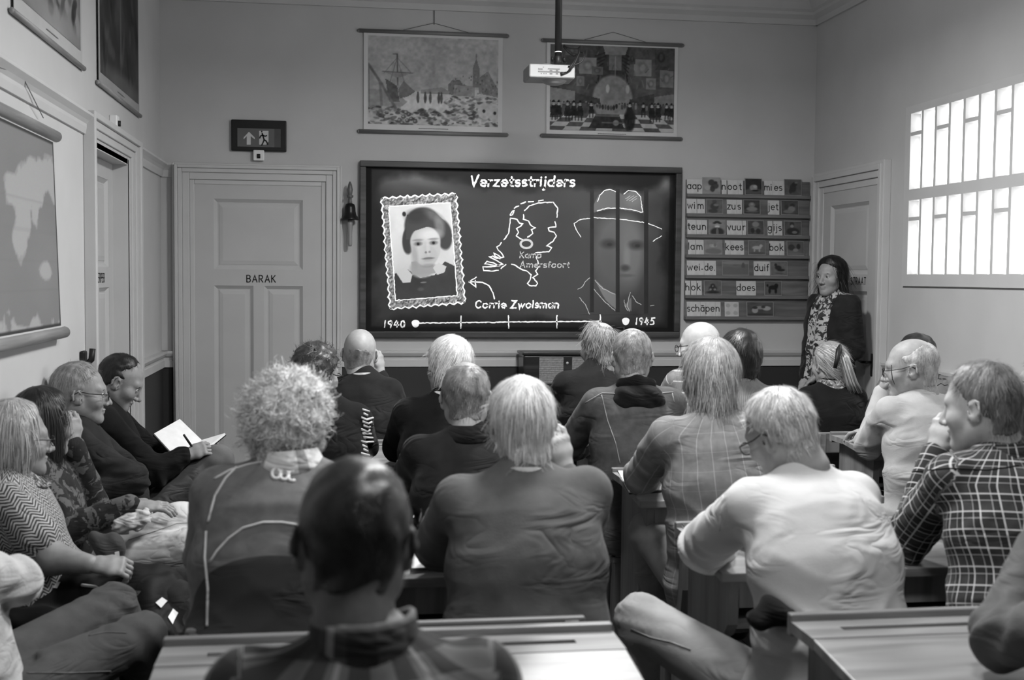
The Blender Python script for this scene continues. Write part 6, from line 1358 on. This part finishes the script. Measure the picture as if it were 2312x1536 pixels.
# ---- left wall, seated sideways
EY = -90
jeans = fabric('blue_jeans', 74, weave=420, bump=.2)
P20 = person('jeans', 'person in white cardigan and jeans at the lower left edge', None, headpos=(-1.02, 3.10, 1.04), face=(-70, 0, 0), hip=(.08, .06), ty=-62, hipz=.47, sw=.16, g=.98, slump=.0, neck=(0, .01, -.16), top=fabric('white_cardigan', 190, weave=180, bump=.3), garment='cardigan', skin=158, hs=.96, hairst=short_hair(120),
  armR=(('px', 40, 1312, 3.16), ('px', -40, 1352, 3.26)), armL=((.03, .06, -.25), (-.10, .12, -.30)), legs=[(('px', 255, 1372, 3.66), ('w', -.50, 3.76, .09)), (('px', 318, 1440, 3.5), ('w', -.50, 3.48, .09))], trousers=jeans, wr=.004, h=.0095)
m_chev = pattern('chevron_top', 66, zig=(.02, .012, 178))
P21 = person('bob', 'woman with blonde bob, glasses and short sleeved zigzag top', (38, 988, 4.0), (-62, 2, 0), hip=(.08, .0), ty=-80, hipz=.47, sw=.155, g=1.05, slump=.0, neck=(0, -.02, -.15), top=m_chev, garment='blouse', short=True, skin=138, hs=.98, glasses=True, collar=dict(mat=pattern('leopard_scarf', 96, blobs=[(60, .5, 40), (90, .55, 170)]), h=.04, r=.072, flare=.045, lift=-.012),
  hairst=dict(v=170, t=.020, n=2400, L=.085, wd=.0034, lift=.06, rnd=.1, K=8, grav=.3, nape=-.085, crown=(0, -.02, .125), side=.035, extra=[((.066, -.01, .0), (.064, .0, -.075), .03, .024), ((-.066, -.01, .0), (-.064, .0, -.075), .03, .024), ((0, -.08, -.0), (0, -.075, -.075), .045, .035)]),
  armR=(('px', 118, 1262, 3.82), ('px', 200, 1274, 3.77)), armL=((.05, .14, -.25), (-.12, .28, -.3)), handR=dict(dir=(1, .05, -.1), up=(0, -.5, .8), curl=.9), legs=[(('w', -.52, 4.02, .50), ('w', -.50, 4.03, .09)), (('w', -.52, 3.86, .50), ('w', -.50, 3.85, .09))], wr=.003)
m_lace = pattern('lace_top', 40, blobs=[(20, .52, 92), (44, .6, 44)])
P22 = person('lace', 'dark haired woman in lace sleeves and white jeans touching her ear', (100, 952, 4.42), (-48, 4, 0), hip=(.07, .0), ty=-82, hipz=.47, sw=.15, g=.92, slump=.0, neck=(0, -.03, -.15), top=m_lace, garment='lace_top', skin=142, hs=.97,
  hairst=dict(v=46, t=.022, n=2000, L=.14, wd=.0034, lift=.08, rnd=.15, K=8, grav=.4, nape=-.10, side=.04, extra=[((.06, .0, .0), (.066, .01, -.13), .034, .026), ((-.06, .0, .0), (-.066, .0, -.13), .034, .026), ((0, -.085, 0), (0, -.08, -.14), .045, .035)]),
  armR=(('px', 155, 1192, 4.28), ('px', 292, 1145, 4.30)), handR=dict(dir=(1, .1, .0), up=(0, -.2, 1), curl=.35), armL=((.05, .20, -.20), ('px', 166, 1010, 4.50)), handL=dict(dir=(-.12, .0, 1), up=(.7, -.7, 0), curl=.8),
  legs=[(('px', 436, 1236, 4.30), ('px', 462, 1412, 4.30)), (('px', 408, 1178, 4.46), ('px', 500, 1330, 4.40))], trousers=fabric('white_jeans', 206, var=5), wr=.0028)
P23 = person('oldman', 'grey haired man with glasses and dark sweater by left wall', (182, 884, 5.0), (-78, 4, 0), hip=(.08, .0), ty=-86, hipz=.47, sw=.17, g=1.06, slump=.0, neck=(0, -.015, -.155), top=fabric('dark_wool_sweater', 54), garment='sweater', skin=142, hs=1.02, glasses=True, eyes=True,
  hairst=short_hair(140, t=.010, L=.04, n=1500, front=-.02, lift=.15), armR=(('px', 300, 1085, 4.84), ('px', 215, 1112, 4.78)), armL=((.04, .2, -.2), (-.15, .24, -.26)), collar=dict(mat=pattern('check_collar', 60, [(0, .02, .002, 0, 140, .6), (1, .02, .002, 0, 140, .6)]), h=.03, r=.066, flare=.01, lift=-.006), wr=.003)
P24 = person('writer', 'man in black sweater with white collar writing in a notebook', (274, 858, 5.55), (-84, 30, 0), hip=(.05, .0), ty=-84, hipz=.47, sw=.17, g=1.04, slump=.01, neck=(0, -.075, -.135), top=fabric('black_wool_sweater', 26), garment='sweater', skin=136, hs=1.0, eyes=True,
  hairst=short_hair(34, t=.006, L=.018, n=1500, front=-.045, lift=.1), collar=dict(mat=m_wht, h=.04, r=.064, flare=.010, lift=.0), armR=(('px', 352, 1068, 5.36), ('px', 412, 1032, 5.40)), handR=dict(dir=(.9, .1, .35), up=(-.3, -.7, .6), curl=1.1), armL=((.05, .22, -.22), ('px', 440, 1015, 5.62)),
  legs=[(('px', 455, 1110, 5.62), ('w', -.55, 5.62, .09)), (('px', 492, 1040, 5.46), ('px', 508, 1180, 5.75))], trousers=fabric('grey_trousers', 100), wr=.003)
# ---- standing woman at the right door
m_flo = pattern('floral_blouse', 176, blobs=[(16, .52, 60), (24, .56, 34), (30, .6, 190)])
wh = W(1876, 622, 7.2)
P25 = person('standing', 'standing woman with long dark hair and floral blouse leaning by the door', None, headpos=wh, face=(122, 2, 0), hip=(.0, .02), hipz=.93, ty=112, sw=.155, g=.95, slump=-.01, neck=(0, -.03, -.15), top=m_flo, garment='blouse', skin=140, hs=.99, eyes=True, overlay=dict(name='cardigan', mat=fabric('dark_cardigan', 50), cut=-.01, gap=.085),
  hairst=dict(v=26, t=.020, n=1600, L=.16, wd=.0034, lift=.1, rnd=.25, curl=.25, K=8, grav=.45, nape=-.11, side=.02, extra=[((.064, -.02, .0), (.08, -.03, -.15), .034, .03), ((-.064, -.02, .0), (-.08, -.03, -.15), .034, .03), ((0, -.085, 0), (0, -.10, -.17), .05, .045)]),
  armL=((.03, -.02, -.28), (-.10, .14, -.44)), armR=((.05, -.04, -.27), (-.04, .12, -.46)), legs=[(('w', wh[0] - .06, wh[1] - .10, .50), ('w', wh[0] - .02, wh[1] - .10, .09)), (('w', wh[0] - .0, wh[1] + .10, .50), ('w', wh[0] + .02, wh[1] + .10, .09))], trousers=fabric('dark_skirt', 34), skirt=True, wr=.002)
# ================================================================== DETAILS ON CLOTHES
def sdf_part(name, f, lo, hi, h, mat, root, label=None):
    V, Fc = nets(f, lo, hi, h, 1); o = mobj(name, V, Fc, mat, root, True, label=label); return V, Fc, o
PIPE = fabric('white_piping', 214)
drape('curly', 'piping', [[(612, 1040), (560, 1050), (520, 1062), (484, 1082)], [(534, 1056), (510, 1080), (486, 1120), (470, 1180)], [(474, 1270), (490, 1245), (516, 1217), (549, 1193), (594, 1180), (636, 1180), (700, 1190)], [(466, 1200), (463, 1260), (470, 1330), (468, 1415)]], .0028, PIPE)
lg = []
for k_ in range(3):
    cx = 624 + k_ * 18; lg.append([(cx + 10 * math.cos(t), 1071 + k_ * 2.5 + 11 * math.sin(t)) for t in [math.radians(q) for q in range(55 if k_ == 2 else 0, 306 if k_ == 2 else 361, 30)]])
drape('curly', 'chest_logo', lg, .0042, M['white'])
SEAM = fabric('denim_stitch', 136)
drape('denim', 'seam', [[(1322, 910), (1352, 892), (1360, 888), (1440, 892), (1520, 886)], [(1358, 892), (1372, 950), (1390, 1000), (1400, 1046)], [(1518, 888), (1522, 908)]], .0022, SEAM)
root = P9['root']; N_ = P9['Nb']
hood = lambda P: smin(smin(cap(P, N_ + [-.115, .0, -.045], N_ + [-.04, -.075, -.030], .035, .048), cap(P, N_ + [-.04, -.075, -.030], N_ + [.05, -.075, -.030], .048, .048), .03), cap(P, N_ + [.05, -.075, -.030], N_ + [.115, .0, -.045], .048, .035), .03) + .004 * np.sin(P[:, 0] * 60 + P[:, 2] * 80)
sdf_part('hood', hood, N_ - [.19, .16, .12], N_ + [.19, .08, .09], .008, fabric('black_hood', 30), root)
hood2 = lambda P: smin(cap(P, N_ + [-.06, -.03, .025], N_ + [0, -.055, .035], .024, .026), cap(P, N_ + [0, -.055, .035], N_ + [.06, -.03, .025], .026, .024), .02)
sdf_part('hood_rim', hood2, N_ - [.12, .12, .04], N_ + [.12, .06, .09], .008, M['black_hood'] if 'black_hood' in M else fabric('black_hood_rim', 28), root)
drape('blazer', 'seam', [[(1540, 900), (1500, 920), (1470, 945)]], .0016, fabric('blazer_seam', 100))
drape('whiteshirt', 'seam', [[(1640, 1090), (1628, 1140), (1625, 1200)]], .0014, fabric('shirt_seam', 190))
drape('tartan', 'seam', [[(2060, 1066), (2140, 1058), (2230, 1062), (2300, 1052)]], .0018, fabric('tartan_seam', 40))
drape('whiteshirt_legs', 'seam', [[(1425, 1420), (1470, 1440), (1520, 1452), (1560, 1468)]], .0018, fabric('trouser_seam', 142))
drape('lace_legs', 'seam', [[(290, 1220), (350, 1200), (400, 1182), (430, 1180)]], .0016, fabric('jeans_seam_light', 170))
drape('jeans_legs', 'seam', [[(60, 1520), (160, 1520), (250, 1516)], [(200, 1436), (240, 1428), (285, 1430)]], .0016, fabric('jeans_seam', 104))
# lettering on the pale t-shirt
st, w0 = layout('CREEK', 1.0, .22)
drape('creek', 'shirt_lettering', [[(2096 + q[0] * 50 / w0, 856 - q[1] * 11) for q in s_] for s_ in st], .0022, M['ink'])
drape('creek', 'shirt_lettering', [[(2102, 870), (2110, 866), (2116, 871), (2124, 866), (2132, 871), (2140, 869)]], .0016, M['ink'])
# ponytail with its dark ribbon
root = P16['root']; rg = np.random.default_rng(5)
path = [W(1893, 790, 5.97), W(1903, 808, 5.93), W(1912, 835, 5.93), W(1920, 862, 5.94), W(1930, 888, 5.94)]
V_, F_, T_ = [], [], []
for i in range(110):
    a_, r_i = rg.uniform(0, 6.28), rg.uniform(0, 1) ** .5; sp_ = [.012, .030, .034, .036, .050]; ln = rg.uniform(.75, 1.05)
    pts = [np.array(path[j]) * 1.0 + np.array([math.cos(a_) * r_i * sp_[j], math.sin(a_) * r_i * sp_[j] * .7, rg.normal(0, .004)]) for j in range(5)]; pts[4] = pts[3] + (pts[4] - pts[3]) * ln
    m_ = MB().tube(pts, [.004, .005, .005, .004, .0012], 4); k_ = len(V_); V_ += m_.v; F_ += [tuple(q + k_ for q in f_) for f_ in m_.f]; T_ += [rg.uniform(.2, 1)] * len(m_.v)
o = mobj('ponytail', V_, F_, hairm(168), root, True); at = o.data.attributes.new('tone', 'FLOAT', 'POINT'); at.data.foreach_set('value', np.array(T_, np.float32))
MB().tube([W(1897, 780, 5.95), W(1894, 790, 5.92), W(1890, 810, 5.90), W(1885, 832, 5.90)], [.008, .016, .012, .010], 8).obj('hair_ribbon', M['black'], root, True)
# hair clip
root = P5['root']
MB().tube([W(682, 798, 4.74), W(697, 794, 4.72), W(712, 797, 4.72), W(722, 795, 4.75)], [.003, .007, .010, .003], 8).obj('hair_clip', M['black'], root, True)
MB().tube([W(706, 797, 4.72), W(711, 788, 4.72), W(716, 797, 4.72)], .004, 6).obj('hair_clip', M['black'], root, True)
LACE = fabric('white_lace', 190)
V, Fc, go, _ = GARM['hairclip']
drape('hairclip', 'lace_sleeve', [[(818 + 3 * math.sin(i * 2.1), 925 + i * 9), (830 + 3 * math.cos(i * 1.7), 930 + i * 9), (838 + 4 * math.sin(i), 926 + i * 9)] for i in range(13)], .0050, LACE)
# cord on the older man's glasses
MB().tube([W(2013, 824, 4.79), W(2013, 840, 4.785), W(2015, 856, 4.78), W(2020, 868, 4.79)], .0018, 5).obj('glasses_cord', M['black'], P15['root'], True)
# bracelets
e_, w_3 = P22['arms'][-1]; ax_ = n_(w_3 - e_)
for k_, (rr, mt) in enumerate(((.036, M['white']), (.038, M['dark']))):
    c_ = w_3 - ax_ * (.0 + .022 * k_); a1 = n_(np.cross(ax_, [0, 0, 1.0]) if abs(ax_[2]) < .95 else np.array([1., 0, 0])); b1 = np.cross(ax_, a1)
    MB().tube([c_ + rr * (math.cos(t) * a1 + math.sin(t) * b1) for t in [2 * math.pi * i / 20 for i in range(21)]], .004, 6).obj('bracelet', mt, P22['root'], True)

# ================================================================== THINGS PEOPLE HOLD AND PUT DOWN
def slab(name, corners, th, mat, parent, bevel=0):
    c = [np.array(q, float) for q in corners]; nrm_ = n_(np.cross(c[1] - c[0], c[3] - c[0])); nrm_ = nrm_ if nrm_[2] > 0 else -nrm_
    return MB().hexa([q for q in c] + [q + nrm_ * th for q in c]).obj(name, mat, parent, bevel=bevel)
A_, B_, C_, D_ = W(345, 984, 5.50), W(405, 950, 5.72), W(457, 1000, 5.62), W(398, 1042, 5.40)
E_, F_2 = W(511, 984, 5.62), W(450, 1034, 5.40)
nbk = thing('notebook', tuple((C_ + D_) / 2), 'open notebook with blank white pages on the writing man\'s knee', 'notebook')
up1 = np.array([0, 0, .004])
slab('cover', [A_, B_, C_, D_], .005, M['black'], nbk); slab('cover', [C_, E_, F_2, D_], .005, M['black'], nbk)
sh = lambda q, c0, k: q + (c0 - q) * k
c1 = (A_ + B_ + C_ + D_) / 4; c2 = (C_ + E_ + F_2 + D_) / 4
slab('page_block', [sh(q, c1, .03) + up1 * 1.4 for q in (A_, B_, C_, D_)], .006, M['paper'], nbk); slab('page_block', [sh(q, c2, .03) + up1 * 1.4 for q in (C_, E_, F_2, D_)], .009, M['paper'], nbk)
pn = thing('pen', tuple(W(424, 992, 5.38)), 'black pen held by the writing man', 'pen')
MB().tube([W(415, 982, 5.37), W(430, 1004, 5.40), W(440, 1018, 5.44)], [.005, .0055, .003], 8).obj('barrel', M['black'], pn, True); MB().tube([W(440, 1018, 5.44), W(443, 1023, 5.45)], [.003, .0008], 8).obj('tip', M['dark'], pn)
# jacket with reflective strips on the lap of the woman in the zigzag top
jk = thing('jacket', (-.75, 3.78, .42), 'black jacket with white reflective strips lying over a lap', 'jacket')
sl_ = n_((0, -.62, -.78))
def jf(P):
    d = etube(P, [(-1.0, 3.84, .49), (-.8, 3.83, .50), (-.6, 3.80, .49), (-.50, 3.79, .42), (-.47, 3.80, .30)], sl_, [.10, .15, .17, .15, .10], [.045, .055, .06, .06, .05], .05)
    d = smin(d, cap(P, (-.98, 3.74, .49), (-.56, 3.66, .44), .05, .055), .05)
    return d + .010 * (1 - np.abs(np.sin(P[:, 0] * 16 + P[:, 2] * 22 + 2 * np.sin(P[:, 1] * 14)))) ** 2 - .006 * np.sin(P[:, 0] * 40 + P[:, 1] * 30)
V, Fc, o = sdf_part('shell', jf, (-1.16, 3.5, .16), (-.32, 4.06, .70), .010, fabric('black_nylon', 26, rough=.6), jk); GARM['lapj'] = (V, Fc, o, jk)
REF = plain('reflective_strip', 232, .4, 4)
drape('lapj', 'reflective_piping', [[(185, 1322), (215, 1326), (250, 1346), (285, 1372), (320, 1396), (352, 1412), (370, 1414)]], .005, REF)
for qd in ([(112, 1316), (138, 1316), (130, 1330), (106, 1328)], [(350, 1362), (364, 1350), (376, 1358), (362, 1374)], [(378, 1396), (390, 1376), (402, 1386), (388, 1412)]): patch('lapj', 'reflective_patch', qd, 3, 3, REF, .004)
for qd in ([(300, 1416), (312, 1390), (328, 1400), (318, 1420)], [(300, 1340), (306, 1334), (320, 1336), (312, 1346)]): patch('lapj', 'woven_tab', qd, 3, 3, fabric('grey_tab', 84), .003)
# light crumpled cloth and dark pouch on the white jeans
c_ = W(298, 1178, 4.26); cl = thing('crumpled_cloth', tuple(c_), 'crumpled pale cloth lying on the white jeans', 'cloth')
def cf(P):
    q = P - c_.astype(F32); d = ell(P, c_, (.055, .05, .032)); d = smin(d, sph(P, c_ + [.04, -.01, .02], .026), .02); d = smin(d, sph(P, c_ + [-.035, -.01, -.015], .03), .02)
    return d + .006 * np.sin(q[:, 0] * 120 + 2 * np.sin(q[:, 2] * 150)) * np.sin(q[:, 2] * 110 + q[:, 1] * 70)
sdf_part('cloth', cf, c_ - .12, c_ + .12, .006, fabric('pale_cloth', 190), cl)
c2_ = W(246, 1236, 4.12); po = thing('pouch', tuple(c2_), 'dark folded pouch beside the crumpled cloth', 'pouch')
sdf_part('pouch_body', lambda P: smin(ell(P, c2_, (.05, .045, .05)), cap(P, c2_ + [-.05, 0, .03], c2_ + [.03, 0, -.04], .022, .02), .03) + .004 * np.sin(P[:, 0] * 90 + P[:, 2] * 60), c2_ - .13, c2_ + .13, .008, fabric('dark_felt', 66), po)
MB().hexa([c2_ + q for q in np.array([[.03, -.052, -.03], [.044, -.05, -.028], [.042, -.048, -.026], [.03, -.05, -.028], [.028, -.052, -.006], [.042, -.05, -.004], [.04, -.048, -.004], [.028, -.05, -.006]])]).obj('tag', REF, po)
# papers and small things on the desks
def on_desk(name, pix, zs, th, mat, label, cat, part_n='sheet', grow=1.0):
    pts = [WZ(x, y, z) for (x, y), z in zip(pix, zs)]; t = thing(name, tuple(np.mean(pts, 0)), label, cat); slab(part_n, pts, th, mat, t); return t, pts
t, pts = on_desk('notepad', [(1384, 1050), (1470, 1046), (1500, 1112), (1420, 1117)], [.793, .793, .768, .768], .006, M['black'], 'white notepad on dark backing on the blazer man\'s desk', 'notepad', 'backing')
cc = np.mean(pts, 0); slab('page', [q + (cc - q) * .03 + [0, 0, .007] for q in pts], .003, M['paper'], t)
t, pts = on_desk('notebook', [(1537, 1187), (1600, 1182), (1625, 1216), (1562, 1222)], [.793, .793, .780, .780], .008, M['paper'], 'closed dark notebook by the white shirt man\'s elbow', 'notebook', 'page_block')
cc = np.mean(pts, 0); slab('cover', [q + [0, 0, .0085] for q in pts], .002, M['black'], t)
t, pts = on_desk('paper_sheet', [(925, 1225), (990, 1222), (1010, 1280), (930, 1285)], [.789, .789, .772, .772], .002, M['paper'], 'white sheet of paper left of the grey sweater man', 'paper')
t, pts = on_desk('paper_sheet', [(868, 1080), (930, 1078), (940, 1108), (875, 1110)], [.792, .792, .777, .777], .002, M['paper'], 'white sheet of paper before the black collared shirt man', 'paper')
t, pts = on_desk('paper_sheet', [(1975, 985), (2050, 985), (2070, 1022), (1990, 1024)], [.79, .79, .775, .775], .002, M['paper'], 'white sheet of paper under the pale shirt man', 'paper')
g0 = WZ(931, 1216, .790); gl = thing('drinking_glass', tuple(g0), 'clear drinking glass on the desk left of the grey sweater man', 'glass')
mg, tg, bg = nt('clear_glass'); bg.inputs['Transmission Weight'].default_value = 1.0; bg.inputs['Roughness'].default_value = .02; bg.inputs['IOR'].default_value = 1.3
MB().lathe(tuple(g0), [(.022, 0), (.024, .004), (.029, .085), (.0272, .085), (.0222, .008), (.001, .007)], 24).obj('tumbler', mg, gl, True)
lf = thing('leaflet', tuple(W(888, 955, 5.86)), 'folded paper leaflet held by the bald man', 'leaflet')
slab('page', [W(868, 985, 5.80), W(897, 952, 5.80), W(906, 930, 5.90), W(880, 950, 5.90)], .0015, M['paper'], lf); slab('page', [W(868, 985, 5.80), W(897, 952, 5.80), W(903, 948, 5.86), W(876, 990, 5.86)], .0015, M['paper'], lf)
# black coat over the bench back and bag beside the next bench
cb = W(1742, 1384, 2.60); ct = thing('coat', tuple(cb), 'black coat hung over the bench behind the white shirt man', 'coat')
sdf_part('coat_cloth', lambda P: etube(P, [cb + [-.03, 0, -.012], cb + [.0, 0, .0], cb + [.045, 0, -.008]], np.array([0, 1., 0]), [.035, .045, .04], [.022, .028, .02], .03) + .005 * np.sin(P[:, 0] * 70 + P[:, 2] * 60), cb - [.14, .12, .1], cb + [.26, .12, .1], .008, fabric('black_coat', 26), ct)
bg_ = W(1326, 1150, 4.72); bp_ = thing('bag', (bg_[0], bg_[1], bg_[2] - .1), 'black bag standing on the bench left of the denim jacket man', 'bag')
sdf_part('bag_body', lambda P: etube(P, [bg_ + [0, 0, -.06], bg_ + [0, 0, .06]], np.array([1., 0, 0]), [.05, .045], [.07, .06], .03) + .003 * np.sin(P[:, 2] * 60 + P[:, 0] * 50), bg_ - [.12, .15, .16], bg_ + [.12, .15, .18], .009, fabric('black_bag', 30), bp_)
MB().tube([bg_ + [-.03, 0, .1], bg_ + [-.02, 0, .16], bg_ + [.02, 0, .16], bg_ + [.03, 0, .1]], .006, 6).obj('bag_handle', M['black'], bp_, True)

# ================================================================== CHAIRS ALONG THE LEFT WALL
def wall_chair(y, who):
    x = XL + .32; t = thing('stacking_chair', (x, y, 0), 'dark metal framed chair under the ' + who, 'chair', 'chairs along the left wall')
    MB().box(x - .20, x + .20, y - .20, y + .20, .36, .382).obj('seat', M['benchw'], t, bevel=.006)
    MB().box(XL + .062, XL + .078, y - .19, y + .19, .58, .76).obj('backrest', M['benchw'], t, bevel=.004)
    for sy in (-1, 1):
        MB().tube([(x + .17, y + sy * .18, .36), (x + .21, y + sy * .19, 0)], .010, 8).obj('leg', M['dark'], t, True)
        MB().tube([(x - .17, y + sy * .18, .36), (x - .20, y + sy * .19, 0)], .010, 8).obj('leg', M['dark'], t, True)
        MB().tube([(x - .16, y + sy * .18, .36), (XL + .085, y + sy * .18, .42), (XL + .085, y + sy * .18, .76)], .009, 8).obj('back_post', M['dark'], t, True)
for y_, who in ((3.22, 'person in jeans'), (4.0, 'woman with the blonde bob'), (4.44, 'woman in white jeans'), (5.0, 'grey haired man with glasses'), (5.56, 'writing man')): wall_chair(y_, who)
